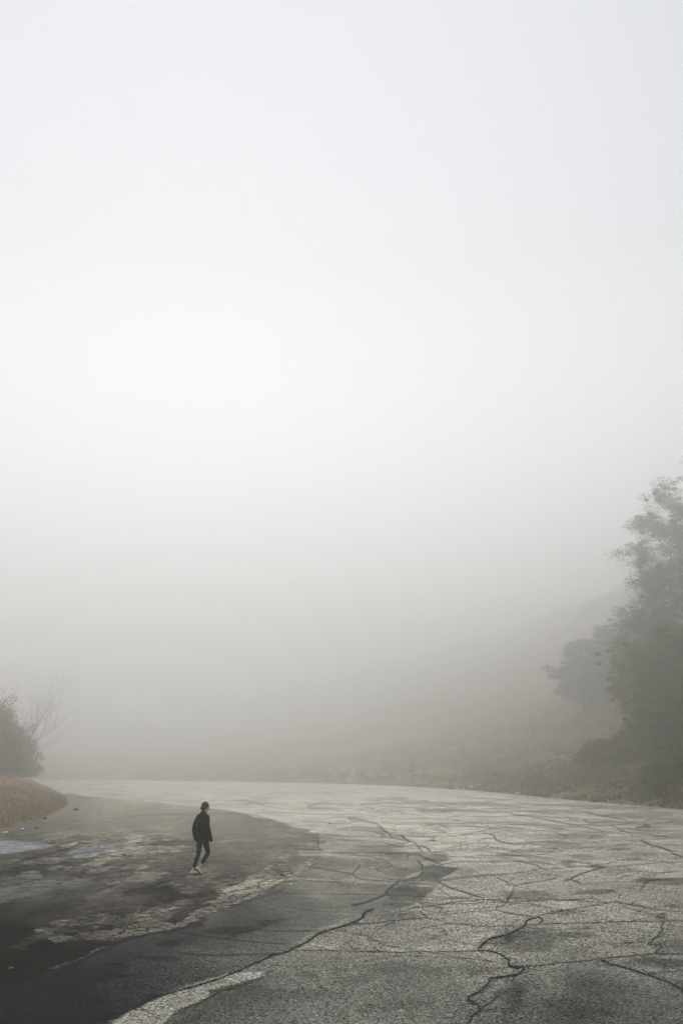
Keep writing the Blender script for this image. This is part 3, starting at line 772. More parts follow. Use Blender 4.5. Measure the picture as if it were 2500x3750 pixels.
# ------------------------------------------------------------------ ground cover (nobody could count it)
def blades(name, pts, h, w, material, label, seed, lean=0.5):
    """tufts of grass: thin bent blades"""
    r = np.random.RandomState(seed)
    P = np.asarray(pts, float); n = len(P)
    a = r.rand(n) * 2 * np.pi
    ln = (r.rand(n) ** 1.5 * lean)[:, None]
    hh = h * (0.5 + r.rand(n))[:, None]
    ww = w * (0.6 + 0.8 * r.rand(n))[:, None]
    d = np.stack([np.cos(a), np.sin(a), 0 * a], 1)
    b2 = r.rand(n) * 2 * np.pi
    e = np.stack([np.cos(b2), np.sin(b2), 0 * a], 1)
    up = np.array([0, 0, 1.0])
    v0 = P - e * ww; v1 = P + e * ww
    v2 = P + e * ww * .7 + up * hh * .6 + d * hh * ln * .4
    v3 = P - e * ww * .7 + up * hh * .6 + d * hh * ln * .4
    v4 = P + up * hh + d * hh * ln
    V = np.stack([v0, v1, v2, v3, v4, v4 + e * ww * 0.1], 1).reshape(-1, 3)
    k = np.arange(n)[:, None] * 6
    Fq = np.concatenate([k + np.array([[0, 1, 2, 3]]), k + np.array([[3, 2, 5, 4]])])
    o = mesh_obj(name, V, Fq, [material])
    sh = np.repeat(r.rand(n), 6)
    set_attr(o.data, 'shade', np.stack([sh, sh, sh], 1))
    tag(o, label, kind='stuff')
    return o

M_drygrass = leaf_material("dry_grass", (0.36, 0.28, 0.18), (0.22, 0.15, 0.10))
M_greengrass = leaf_material("green_grass", (0.075, 0.085, 0.038), (0.15, 0.13, 0.065))
M_scrub = leaf_material("scrub_leaf", (0.13, 0.12, 0.036), (0.27, 0.18, 0.075))

def scatter(n, u0, u1, y0, y1, dmin, dmax, seed, wmin=None, wmax=None, thr=None):
    r = np.random.RandomState(seed)
    y = y0 + (y1 - y0) * r.rand(n) ** 1.6
    x = (u0 + (u1 - u0) * r.rand(n)) * y
    z, d, w = terrain(x, y)
    k = (d > dmin) & (d < dmax)
    if wmin is not None: k &= w > wmin
    if wmax is not None: k &= w < wmax
    if thr is not None: k &= fbm(x / 3.0, y / 3.0, seed, 3) > thr
    return np.stack([x, y, z], 1)[k]

p1 = scatter(90000, -0.55, -0.18, 36, 95, 0.15, 14, 5, wmax=.5)
blades('dry_grass', p1[::2], 0.15, 0.022, M_drygrass, 'tan dry grass and weeds covering the earth bank at the left of the road', 1, 1.2)
p2 = scatter(120000, -0.05, 0.5, 52, 170, 0.0, 16, 6, wmin=.5, thr=.40)
blades('verge_grass', p2, 0.22, 0.04, M_greengrass, 'low olive grass along the foot of the hill beyond the road', 2, 1.0)

def leaf_cloud(C, R, size, seed, flat=1.0):
    """many small leaves; C (n,3) clump centres, R spread"""
    r = np.random.RandomState(seed)
    n = len(C)
    q_ = r.randn(n, 3); q_ /= np.linalg.norm(q_, axis=1)[:, None]
    P = C + q_ * (r.rand(n, 1) ** 0.45) * R * 1.9
    a = r.randn(n, 3); a /= np.linalg.norm(a, axis=1)[:, None] + 1e-9
    b = np.cross(a, r.randn(n, 3)); b /= np.linalg.norm(b, axis=1)[:, None] + 1e-9
    s = size * (0.5 + r.rand(n))[:, None]
    V = np.stack([P - a * s, P - b * s * .5, P + a * s, P + b * s * .5], 1).reshape(-1, 3)
    Fq = np.arange(4 * n).reshape(-1, 4)
    return V, Fq, np.repeat(r.rand(n), 4)

# brush on the hill
q = scatter(3800, -0.42, 0.5, 62, 330, 3.0, 260, 12, wmin=.6, thr=.46)
r = np.random.RandomState(3)
C = []; 
for (x, y, z) in q:
    k = int(26 + r.rand() * 30)
    rad = 0.5 + 1.1 * r.rand() ** 2 + y * 0.002
    t = r.randn(k, 3); t /= np.linalg.norm(t, axis=1)[:, None]
    t[:, 2] = np.abs(t[:, 2]) * 0.8
    C.append(np.array([x, y, z]) + t * rad * (0.6 + .5 * r.rand(k, 1)))
C = np.vstack(C)
V, Fq, sh = leaf_cloud(C, 0.16, 0.20, 4)
o = mesh_obj('hillside_scrub', V, Fq, [M_scrub]); set_attr(o.data, 'shade', np.stack([sh] * 3, 1))
tag(o, 'dull olive and brown brush scattered over the hillside', kind='stuff')

# ------------------------------------------------------------------ trees
def tube_mesh(paths, sides=7):
    """paths: list of (pts, radii) -> verts, faces of tapered limbs"""
    V, Fc = [], []
    for pts, rad in paths:
        pts = [Vector(p) for p in pts]
        base = len(V)
        for i, (p, rr_) in enumerate(zip(pts, rad)):
            t = (pts[min(i + 1, len(pts) - 1)] - pts[max(i - 1, 0)]).normalized()
            a = t.cross(Vector((0.31, 0.9, 0.2))).normalized(); b = t.cross(a)
            for k in range(sides):
                g = 2 * math.pi * k / sides
                V.append(p + (a * math.cos(g) + b * math.sin(g)) * rr_)
        for i in range(len(pts) - 1):
            for k in range(sides):
                k2 = (k + 1) % sides
                Fc.append((base + i * sides + k, base + i * sides + k2, base + (i + 1) * sides + k2, base + (i + 1) * sides + k))
    return np.array([tuple(v) for v in V]), np.array(Fc)

def grow(rnd, p, d, length, rad, depth, out, tips, spread=0.6, up=0.15, kids=(2, 4), ratio=.72):
    n = 5
    pts, rads = [Vector(p)], [rad]
    q = Vector(p); d = Vector(d).normalized()
    for i in range(n):
        d = (d + Vector((rnd.gauss(0, .13), rnd.gauss(0, .13), rnd.gauss(0, .1) + up * .25))).normalized()
        q = q + d * length / n
        pts.append(q.copy()); rads.append(rad * (1 - 0.5 * (i + 1) / n))
    out.append((pts, rads))
    if depth <= 2:
        for k_ in ((2, 4) if depth < 2 else (4,)): tips.append((pts[k_].copy(), length))
    if depth == 0:
        tips.append((q.copy(), length)); return
    for _ in range(rnd.randint(*kids)):
        k = rnd.randint(1, n)
        nd = (d + Vector((rnd.gauss(0, spread), rnd.gauss(0, spread), rnd.gauss(0, spread * .6) + up))).normalized()
        grow(rnd, pts[k], nd, length * ratio * rnd.uniform(.75, 1.15), rads[k] * .62, depth - 1, out, tips, spread, up, kids, ratio)
    nd = d
    grow(rnd, pts[-1], nd, length * ratio, rads[-1] * .85, depth - 1, out, tips, spread, up, kids, ratio)

M_leafdark = leaf_material("dark_leaf", (0.062, 0.074, 0.020), (0.165, 0.158, 0.042))
M_leafmid = leaf_material("olive_leaf", (0.09, 0.096, 0.024), (0.20, 0.185, 0.052))

def tree(name, x, y, height, label, cat, seed, leaves=9000, size=.13, crown_r=.4, material=None, trunk_frac=.35, depth=3, group=None, lean=(0, 0), rad=None, wide=1.0, twig=False):
    rnd = random.Random(seed)
    z = hill_z(x, y) - 0.15
    root = empty(name, (x, y, z), rnd.random() * 0.3)
    tag(root, label, cat, group)
    out, tips = [], []
    rad = rad or height * 0.022
    grow(rnd, (0, 0, 0), (lean[0], lean[1], 1), height * trunk_frac, rad, depth, out, tips, spread=.55 * wide, up=.22, kids=(2, 3) if not twig else (2, 4), ratio=.74)
    zmax = max(t[0].z for t in tips); k = height / zmax * (.93 if leaves else 1)
    out = [([p * k for p in pts], rads) for pts, rads in out]
    tips = [(p * k, l) for p, l in tips]
    rx = height * .31 * wide
    if leaves:                                    # keep the limbs inside the crown's outline
        rr0 = sorted(math.hypot(p.x, p.y) for p, _ in tips)
        q_ = rx * .85 / max(.1, rr0[int(len(rr0) * .93)])
        fit = lambda p: Vector((p.x * q_, p.y * q_, p.z))
        out = [([fit(p) for p in pts], rads) for pts, rads in out]
        tips = [(fit(p), l) for p, l in tips]
        tips = [(p, l) for p, l in tips if math.hypot(p.x, p.y) < rx]
    V, Fc = tube_mesh(out, 6)
    mesh_obj('trunk', V, Fc, [M_bark], root, True)
    if leaves:
        r = np.random.RandomState(seed)
        cent = np.array([tuple(p) for p, _ in tips])
        ne = 170
        dv = r.randn(ne, 3); dv /= np.linalg.norm(dv, axis=1)[:, None]
        lump = 0.72 + 0.5 * fbm(dv[:, 0] * 2.3 + seed, dv[:, 1] * 2.3 + dv[:, 2] * 2.9, seed, 3)
        rad_ = (lump * r.rand(ne) ** .35)[:, None]
        env = dv * rad_ * np.array([rx, rx, height * .43]) + np.array([0, 0, height * .54])
        cent = np.vstack([cent, env, env])
        idx = r.randint(0, len(cent), max(20, leaves // 130))
        cl = cent[idx] + np.clip(r.randn(len(idx), 3), -1.2, 1.2) * min(height, 18) * 0.05
        pick = r.randint(0, len(cl), leaves)
        cr = min(height, 20) * 0.036 * (0.35 + 1.3 * r.rand(len(cl)) ** 1.5)
        V, Fq, sh = leaf_cloud(cl[pick], cr[pick][:, None] * np.array([1.2, 1.2, .65]), size, seed)
        cs = np.repeat(r.rand(len(cl))[pick], 4)
        c = mesh_obj('crown', V, Fq, [material or M_leafdark], root)
        sh = np.clip(sh * .6 + cs * .4, 0, 1)
        set_attr(c.data, 'shade', np.stack([sh] * 3, 1))
    return root

def bush(name, x, y, w, h, label, seed, leaves=9000, size=.09, material=None, group=None):
    rnd = random.Random(seed); r = np.random.RandomState(seed)
    z = hill_z(x, y) - 0.05
    root = empty(name, (x, y, z)); tag(root, label, 'bush', group)
    paths = []; cent = []
    for i in range(24):
        a = rnd.random() * 2 * math.pi; rr_ = rnd.random() ** .5
        top = Vector((math.cos(a) * w * .45 * rr_, math.sin(a) * w * .45 * rr_, h * (1 - .45 * rr_ ** 2) * rnd.uniform(.7, 1.0)))
        mid = top * .5 + Vector((rnd.gauss(0, .1), rnd.gauss(0, .1), .1 * h))
        paths.append(([Vector((rnd.gauss(0, .08), rnd.gauss(0, .08), 0)), mid, top], [.045, .03, .012]))
        for t in (.45, .6, .75, .9, 1.0): cent.append(top * t * rnd.uniform(.8, 1.12) + Vector((rnd.gauss(0, w * .08), rnd.gauss(0, w * .08), rnd.gauss(0, h * .06))))
    V, Fc = tube_mesh(paths, 5)
    mesh_obj('stem', V, Fc, [M_bark], root, True)
    cent = np.array([tuple(c) for c in cent])
    cent = cent[np.hypot(cent[:, 0], cent[:, 1]) < w * .5]
    dv = r.randn(260, 3); dv /= np.linalg.norm(dv, axis=1)[:, None]; dv[:, 2] = np.abs(dv[:, 2])
    lump = 0.74 + 0.42 * fbm(dv[:, 0] * 2.6 + seed, dv[:, 1] * 2.6 + dv[:, 2] * 3.1, seed, 3)
    env = dv * (lump * r.rand(260) ** .4)[:, None] * np.array([w * .5, w * .5, h * .95])
    cent = np.vstack([cent, env, env, env]); pick = r.randint(0, len(cent), leaves)
    V, Fq, sh = leaf_cloud(cent[pick], (0.5 + r.rand(len(cent)))[pick][:, None] * np.array([w * .055, w * .055, h * .055]), size, seed)
    V[:, 2] = np.maximum(V[:, 2], 0.02)
    c = mesh_obj('foliage', V, Fq, [material or M_leafmid], root)
    set_attr(c.data, 'shade', np.stack([sh] * 3, 1))
    return root

# right-hand slope
def wx_(px, y): return at(px, 2800, y)[0]
tree('tree', wx_(2395, 138), 138, 15, 'olive leafy tree reaching furthest left among the trees at the right edge', 'tree', 29, 90000, .10, material=M_leafmid, trunk_frac=.14, wide=1.2)
tree('tree', wx_(2520, 112), 112, 15, 'darkest leafy tree cut by the right edge of the photo', 'tree', 22, 90000, .085, trunk_frac=.14, wide=1.15)
tree('tree', wx_(2535, 155), 155, 27, 'taller hazy tree rising behind the darkest tree at the right edge', 'tree', 23, 130000, .12, material=M_leafmid, trunk_frac=.18, wide=1.0)
tree('tree', wx_(2640, 190), 190, 47, 'very faint tall tree high up the slope at the right edge', 'tree', 24, 150000, .14, material=M_leafmid, wide=.95)
tree('tree', wx_(2340, 235), 235, 23, 'faint rounded tree on the slope just left of the taller hazy tree', 'tree', 25, 80000, .15, material=M_leafmid, trunk_frac=.14, wide=1.3)
tree('tree', wx_(2470, 98), 98, 8.5, 'small olive tree low on the slope in front of the darkest tree', 'tree', 28, 70000, .075, material=M_leafmid, trunk_frac=.12, wide=1.5)
tree('tree', wx_(2150, 262), 262, 19, 'ghostly low tree furthest left of the trees on the right slope', 'tree', 27, 60000, .19, material=M_leafmid, trunk_frac=.12, wide=1.5)
bush('bush', wx_(2500, 78), 78, 7.0, 3.6, 'wide dark bush low at the right edge beneath the trees', 31, 46000, .075, M_leafdark)
bush('bush', wx_(2370, 122), 122, 9.0, 4.6, 'low olive bush on the slope left of the wide dark bush', 32, 40000, .09)
bush('bush', wx_(2230, 130), 130, 8.5, 3.4, 'faint low bush on the slope furthest left of the bushes at the right', 35, 36000, .12)
bush('bush', wx_(2460, 112), 112, 10.0, 7.0, 'tall olive bush filling the gap beneath the leafy trees', 36, 50000, .10)
# left side
bush('bush', wx_(15, 180), 180, 12.5, 10.0, 'rounded green bush standing behind the left earth bank', 33, 60000, .14)
bush('bush', wx_(-70, 150), 150, 12.0, 13.2, 'taller green bush cut by the left edge of the photo behind the earth bank', 34, 60000, .13)
tree('bare_tree', wx_(120, 225), 225, 30, 'faint leafless tree with spreading branches right of the green bush behind the bank', 'tree', 41, 0, depth=5, twig=True, rad=.17, wide=1.0, trunk_frac=.2)
tree('bare_tree', wx_(50, 200), 200, 26, 'faint leafless tree standing behind the rounded green bush', 'tree', 42, 0, depth=5, twig=True, rad=.15, wide=1.1, trunk_frac=.2)
tree('bare_tree', wx_(-90, 110), 110, 13, 'leafless sapling reaching in from the left edge above the green bush', 'tree', 43, 0, depth=3, twig=True, rad=.07, wide=1.3, trunk_frac=.3)

# ------------------------------------------------------------------ small things
def rock(name, x, y, z, sx, sy, sz, m, seed, label, cat='stone', group=None, parent=None, rz=0):
    bm = bmesh.new()
    bmesh.ops.create_icosphere(bm, subdivisions=2, radius=0.5)
    rnd = random.Random(seed)
    off = [Vector((rnd.gauss(0, 1), rnd.gauss(0, 1), rnd.gauss(0, 1))).normalized() for _ in range(7)]
    for v in bm.verts:
        n = v.co.normalized()
        for o_ in off:
            dd = n.dot(o_)
            if dd > .55: v.co -= o_ * (dd - .55) * .55
        v.co += Vector((rnd.gauss(0, .02), rnd.gauss(0, .02), rnd.gauss(0, .02)))
        v.co.z = max(v.co.z, -.32)
        v.co = Vector((v.co.x * sx, v.co.y * sy, (v.co.z + .32) * sz))
    me = bpy.data.meshes.new(name); bm.to_mesh(me); bm.free()
    me.materials.append(m)
    o = bpy.data.objects.new(name, me); COL.objects.link(o)
    o.location = (x, y, z); o.rotation_euler = (0, 0, rz)
    tag(o, label, cat, group)
    return o

# pale rubble blocks at the foot of the hill
gp = 'pale blocks lined up at the foot of the hill'
for i, (px, py, s, l) in enumerate(((1648, 2880, .7, 'leftmost small pale block of the row at the foot of the hill'), (1672, 2880, .9, 'second pale block from the left in the row at the foot of the hill'),
                                    (1698, 2880, .8, 'third pale block from the left in the row at the foot of the hill'), (1722, 2880, 1.0, 'fourth and largest pale block in the row at the foot of the hill'),
                                    (1748, 2882, .8, 'rightmost pale block of the row at the foot of the hill'))):
    x, y = ground(px, 2893); y += 1.2
    x = at(px, 2880, y)[0]
    z = hill_z(x, y)
    rock('stone_block', x, y, z - .05, s * 1.0, s * .7, s * .75, M_stone, 60 + i, l, 'stone', gp, rz=i * .7)
x, y = ground(1892, 2913); y += 2.2
x = at(1892, 2880, y)[0]
rock('boulder', x, y, hill_z(x, y) - .08, .8, .6, .6, M_stone, 71, 'single pale boulder on the slope right of the row of blocks', 'stone')

# concrete drainage chute lying on the far slope
def chute():
    y0 = ground(1285, 2872)[1] + 6
    x0 = at(1278, 2835, y0)[0]
    root = empty('drainage_chute', (x0, y0, hill_z(x0, y0)))
    tag(root, 'pale concrete drainage chute running down the foggy slope beyond the road', 'drain')
    n = 14
    def strip(off0, off1, z0, z1, name):
        V, Fc = [], []
        for i in range(n):
            t = i / (n - 1)
            flare = 1 + 0.6 * (1 - t) ** 3
            yy = t * 11.0; xx = t * 1.1
            gz = hill_z(x0 + xx, y0 + yy) - hill_z(x0, y0)
            gz = max(gz, t * 2.8)
            for (a, b) in ((off0, z0), (off1, z0), (off1, z1), (off0, z1)):
                V.append((xx + a * flare, yy, gz + b))
        for i in range(n - 1):
            for k in range(4):
                k2 = (k + 1) % 4
                Fc.append((i * 4 + k, i * 4 + k2, i * 4 + 4 + k2, i * 4 + 4 + k))
        Fc.append((3, 2, 1, 0)); b_ = (n - 1) * 4; Fc.append((b_, b_ + 1, b_ + 2, b_ + 3))
        return mesh_obj(name, V, Fc, [M_concrete], root)
    strip(-.30, .30, -.2, .12, 'channel_floor')
    strip(-.42, -.302, -.2, .28, 'side_wall')
    strip(.302, .42, -.2, .28, 'side_wall')
chute()

# litter by the bank
def scrap(name, px, py, s, label, cat, m, seed, group=None, h=.3):
    r_ = np.random.RandomState(seed)
    x, y = ground(px, py)
    n = 7
    V = []
    for j in range(n):
        for i in range(n):
            a, b = i / (n - 1) - .5, j / (n - 1) - .5
            k = 1 - .25 * r_.rand()
            V.append((a * s * k, b * s * .7 * k, .012 + s * h * r_.rand() * (1 - abs(a)) * (1 - abs(b))))
    o = mesh_obj(name, V, grid_faces(n, n), [m])
    mod = o.modifiers.new('thick', 'SOLIDIFY'); mod.thickness = 0.004
    o.location = (x, y, 0); o.rotation_euler = (0, 0, seed)
    tag(o, label, cat, group)
scrap('litter', 20, 3050, .26, 'crumpled white litter at the foot of the bank nearest the left edge', 'litter', M_litter, 1)
scrap('litter', 84, 3037, .22, 'crumpled white litter further right along the foot of the bank', 'litter', M_litter, 2)
scrap('litter', 424, 3009, .2, 'small pale scrap lying on the dusty asphalt left of the walker', 'litter', M_litter, 3, h=.1)
scrap('fallen_leaf', 42, 3549, .075, 'small orange brown dead leaf on the dark asphalt at lower left', 'leaf', M_leaf_fallen, 4)
scrap('litter', 1065, 3239, .1, 'tiny white scrap on the asphalt right of the walker', 'litter', M_litter, 5, h=.15)

for px, py, s, l in ((276, 2968, .55, 'dark stone at the end of the earth bank'), (163, 2999, .4, 'dark clod at the foot of the earth bank'), (214, 3238, .13, 'rounded dark stone on the damp asphalt left of the walker'),
                     (291, 3213, .14, 'flat dark stone just right of the rounded one, left of the walker'), (1031, 3206, .17, 'dark clod on the broken asphalt strip right of the walker'),
                     (457, 3132, .14, 'small dark stone on the dusty asphalt nearest the walker'), (180, 3106, .1, 'small dark stone at the right end of the pale silt'),
                     (124, 3122, .09, 'tiny dark stone below the pale silt'), (133, 3034, .28, 'flat brownish stone beside the litter at the bank'), (1206, 3016, .12, 'small dark pebble near the corner of the pale slab')):
    x, y = ground(px, py)
    s *= .75
    rock('stone', x, y, -.005, s * 1.2, s, s * .55, M_dark_stone, int(px), l, 'stone')
x, y = ground(420, 3535)
V, Fc = tube_mesh([([(-.12, 0, .02), (-.04, .01, .025), (.05, -.005, .02), (.13, .01, .022)], [.009, .011, .010, .005]), ([(.0, 0, .022), (.04, .03, .03), (.07, .045, .03)], [.006, .005, .003])], 6)
o = mesh_obj('twig', V, Fc, [M_wood], smooth_=True); o.location = (x, y, 0)
tag(o, 'short dark twig on the dark asphalt at lower left', 'twig')

# ------------------------------------------------------------------ the walker
HEAD = math.radians(50)                     # walking away and to the right
FX, FY = math.sin(HEAD), math.cos(HEAD)
px0, py0 = ground(736, 3203)
person = empty('person', (px0, py0, 0))
tag(person, 'person walking away in a black oversized jumper, dark leggings and pale shoes', 'person')

def lp(r, f, z):
    """right, forward, up -> local coordinates of the empty"""
    return Vector((FY * r + FX * f, -FX * r + FY * f, z))

class Blob:
    def __init__(s): s.bm = bmesh.new()
    def tube(s, pts, sides=14):
        """pts: (pos, ra, rb, axisdir) elliptical rings; closed ends"""
        rings = []
        P = [Vector(p[0]) for p in pts]
        for i, p in enumerate(pts):
            t = (P[min(i + 1, len(P) - 1)] - P[max(i - 1, 0)]).normalized()
            ra, rb = p[1], p[2] if len(p) > 2 else p[1]
            ref = Vector(p[3]) if len(p) > 3 else lp(1, 0, 0)
            a = (ref - t * ref.dot(t)).normalized(); b = t.cross(a)
            rings.append([s.bm.verts.new(P[i] + a * math.cos(2 * math.pi * k / sides) * ra + b * math.sin(2 * math.pi * k / sides) * rb) for k in range(sides)])
        for A, B in zip(rings[:-1], rings[1:]):
            for k in range(sides):
                s.bm.faces.new((A[k], A[(k + 1) % sides], B[(k + 1) % sides], B[k]))
        for R_, cdir in ((rings[0], -1), (rings[-1], 1)):
            c = sum((v.co for v in R_), Vector()) / sides
            o_ = P[-1] - P[-2] if cdir > 0 else P[0] - P[1]
            cv_ = s.bm.verts.new(c + o_.normalized() * min((R_[0].co - c).length, (R_[sides // 4].co - c).length) * .5)
            for k in range(sides):
                f = (R_[k], R_[(k + 1) % sides], cv_)
                s.bm.faces.new(f if cdir > 0 else f[::-1])
    def ball(s, c, rx, ry=None, rz=None, mat_=None):
        ry = ry or rx; rz = rz or rx
        m = (mat_ or Matrix.Identity(4))
        M4 = Matrix.Translation(c) @ m @ Matrix.Diagonal((rx, ry, rz, 1))
        bmesh.ops.create_icosphere(s.bm, subdivisions=3, radius=1.0, matrix=M4)
    def build(s, name, m, parent, voxel=.008, smooth_it=3, cut=None):
        me = bpy.data.meshes.new(name); bmesh.ops.recalc_face_normals(s.bm, faces=s.bm.faces); s.bm.to_mesh(me); s.bm.free()
        o = bpy.data.objects.new(name, me); COL.objects.link(o)
        r_ = o.modifiers.new('fuse', 'REMESH'); r_.mode = 'VOXEL'; r_.voxel_size = voxel; r_.use_smooth_shade = True
        sm_ = o.modifiers.new('soft', 'SMOOTH'); sm_.factor = .5; sm_.iterations = smooth_it
        dg = bpy.context.evaluated_depsgraph_get(); dg.update()
        me2 = bpy.data.meshes.new_from_object(o.evaluated_get(dg))
        o.modifiers.clear(); o.data = me2; me2.name = name
        me2.materials.clear(); me2.materials.append(m)
        o.parent = parent
        return o

M_skin = mat("skin", (0.42, 0.27, 0.20), 0.6, (25.0, (0.47, 0.31, 0.235), 0.2))
M_jumper = mat("black_knit", (0.010, 0.011, 0.011), 0.95, (60.0, (0.017, 0.018, 0.018), 0.2), 0.5, spec=.1)
M_legging = mat("dark_leggings", (0.010, 0.013, 0.014), 0.8, (40.0, (0.016, 0.02, 0.021), 0.2), spec=.15)
M_hair = mat("brown_hair", (0.035, 0.026, 0.018), 0.6, (40.0, (0.075, 0.055, 0.036), 0.2), 0.4)
M_shoe = mat("pale_canvas", (0.46, 0.43, 0.37), 0.85, (30.0, (0.60, 0.57, 0.50), 0.2))
M_sole = mat("brown_sole", (0.09, 0.055, 0.035), 0.8, (30.0, (0.13, 0.09, 0.06), 0.2))
M_shirt = mat("grey_shirt", (0.06, 0.062, 0.055), 0.9, (30.0, (0.085, 0.085, 0.075), 0.2))

# joints
hipL, hipR = lp(-.085, 0, .88), lp(.085, .01, .88)
kneeL, kneeR = lp(-.075, -.035, .50), lp(.095, .125, .50)
ankL, ankR = lp(-.075, -.185, .10), lp(.075, -.075, .215)
# head frame: turned further right than the body
HA = math.radians(40)
hf = Vector((math.sin(HA), math.cos(HA), .06)).normalized(); hr = Vector((math.cos(HA), -math.sin(HA), 0)).normalized(); hu = hr.cross(hf).normalized()
hc = lp(.0, .075, 1.565)
HM = Matrix((hr, hf, hu)).transposed().to_4x4()
def hp(r, f, u): return hc + hr * r + hf * f + hu * u

b = Blob()
b.tube([(lp(0, -.005, .80), .13, .09), (lp(0, -.005, .92), .155, .105), (lp(0, .0, 1.05), .125, .09), (lp(0, .01, 1.2), .145, .10), (lp(0, .02, 1.33), .165, .10), (lp(0, .03, 1.40), .12, .075), (lp(0, .045, 1.44), .055, .055), (lp(0, .06, 1.50), .048, .05)])
for h_, k_, a_ in ((hipL, kneeL, ankL), (hipR, kneeR, ankR)):
    b.tube([(h_, .088), (h_.lerp(k_, .35), .076), (h_.lerp(k_, .8), .056), (k_, .053), (k_.lerp(a_, .3), .052), (k_.lerp(a_, .7), .038), (a_.lerp(k_, .08), .031), (a_, .032)])
# head: skull, jaw, brow, nose, lips, chin, ears
b.ball(hp(0, -.012, .035), .072, .092, .082, HM)
b.ball(hp(0, .032, -.035), .052, .058, .068, HM)
b.ball(hp(0, .058, -.088), .022, .022, .018, HM)
b.tube([(hp(0, .088, .012), .008), (hp(0, .103, -.018), .010), (hp(0, .112, -.033), .013), (hp(0, .098, -.042), .012)], 8)
b.ball(hp(0, .086, -.062), .021, .012, .007, HM); b.ball(hp(0, .083, -.072), .018, .012, .007, HM)
for s_ in (-1, 1):
    b.ball(hp(s_ * .028, .078, .022), .022, .012, .008, HM)
    b.ball(hp(s_ * .029, .072, .002), .012, .011, .010, HM)
    b.ball(hp(s_ * .074, -.008, -.012), .008, .020, .032, HM)
# arms and hands (the hands stay inside the long sleeves)
elR, wrR = lp(.235, -.02, 1.12), lp(.255, .06, .895)
elL, wrL = lp(-.232, -.06, 1.12), lp(-.238, -.03, .90)
def hand(w, d, side):
    d = d.normalized(); palm = (lp(-side, 0, 0)).normalized(); fw = d.cross(palm).normalized() * (1 if side < 0 else -1)
    if fw.dot(lp(0, 1, 0)) < 0: fw = -fw
    b.tube([(w, .024, .018, fw), (w + d * .04, .034, .016, fw), (w + d * .085, .038, .014, fw)], 10)
    for i, (o_, L_) in enumerate(((.028, .070), (.010, .078), (-.009, .072), (-.027, .056))):
        p0 = w + d * .078 + fw * o_
        p1 = p0 + d * L_ * .45 + palm * .006
        p2 = p1 + d * L_ * .28 + palm * .016
        p3 = p2 + d * L_ * .18 + palm * .018
        b.tube([(p0, .009), (p1, .0088), (p2, .008), (p3, .0065)], 8)
    t0 = w + d * .03 + fw * .026; t1 = t0 + d * .03 + fw * .022 + palm * .008; t2 = t1 + d * .03 + fw * .004 + palm * .012
    b.tube([(t0, .013), (t1, .011), (t2, .008)], 8)
for sh_, e_l, w_, sd in ((lp(.165, .02, 1.365), elR, wrR, 1), (lp(-.165, .01, 1.365), elL, wrL, -1)):
    b.tube([(sh_, .048), (sh_.lerp(e_l, .5), .043), (e_l, .036), (e_l.lerp(w_, .4), .034), (w_, .024)])
    hand(w_, (w_ - e_l) * .6 + Vector((0, 0, -.12)), sd)
# bare feet inside the shoes
def foot(a_, toe, heel, bl):
    bl.tube([(heel + Vector((0, 0, .0)), .026), (heel.lerp(toe, .35), .034), (heel.lerp(toe, .7), .036, .024), (toe, .026, .018)], 10)
    bl.tube([(a_, .031), (heel.lerp(toe, .22), .032)], 10)
fR0, fR1 = lp(.07, -.165, .155), lp(.075, -.04, .022)    # heel up, on the toes
fL0, fL1 = lp(-.075, -.225, .05), lp(-.062, -.015, .035)
foot(ankL, fL1, fL0, b); foot(ankR, fR1, fR0, b)
body = b.build('body', M_skin, person, .006, 2)

# leggings: hips to just above the ankle
b = Blob()
b.tube([(lp(0, -.005, .76), .12, .085), (lp(0, -.005, .86), .165, .112), (lp(0, 0, .98), .15, .10)])
for h_, k_, a_ in ((hipL, kneeL, ankL), (hipR, kneeR, ankR)):
    e_ = k_.lerp(a_, .84)
    b.tube([(h_, .093), (h_.lerp(k_, .3), .082), (h_.lerp(k_, .75), .062), (h_.lerp(k_, .95), .059), (k_.lerp(a_, .08), .056), (k_.lerp(a_, .3), .057), (k_.lerp(a_, .65), .044), (e_, .037)], 16)
b.ball(kneeR + lp(0, .045, -.02), .022, .022, .03)
b.ball(kneeR + lp(.012, .05, .03), .014, .014, .016)
b.build('leggings', M_legging, person, .007, 2)

# jumper: boxy body and long sleeves
b = Blob()
b.tube([(lp(-.005, -.03, .79), .195, .14), (lp(-.005, -.035, .86), .195, .14), (lp(-.01, -.04, 1.0), .190, .135), (lp(-.005, -.03, 1.13), .18, .13), (lp(0, -.01, 1.25), .185, .13), (lp(0, .01, 1.35), .172, .115), (lp(0, .025, 1.405), .115, .088), (lp(0, .04, 1.435), .070, .066), (lp(0, .045, 1.452), .06, .06)], 24)
b.tube([(lp(.145, .015, 1.36), .062), (lp(.18, .01, 1.32), .066), (lp(.215, -.005, 1.2), .064), (lp(.235, -.01, 1.1), .062), (lp(.25, .03, .98), .060), (lp(.262, .062, .86), .050), (lp(.27, .085, .79), .044), (lp(.272, .09, .775), .036)], 16)
b.tube([(lp(-.145, .005, 1.36), .062), (lp(-.19, -.01, 1.30), .068), (lp(-.225, -.055, 1.16), .068), (lp(-.24, -.075, 1.04), .068), (lp(-.24, -.06, .93), .060), (lp(-.24, -.035, .83), .052), (lp(-.238, -.02, .79), .045)], 16)
# cloth folds
for r_, f_, z_, R_ in ((.06, -.16, .93, .03), (-.1, -.17, 1.02, .03), (.02, -.15, 1.15, .028), (-.13, -.14, .88, .03), (.12, -.13, 1.05, .025)):
    b.tube([(lp(r_ - .04, f_, z_ + .1), R_ * .6), (lp(r_, f_ - .005, z_), R_), (lp(r_ + .03, f_, z_ - .09), R_ * .6)], 8)
b.build('jumper', M_jumper, person, .009, 3)
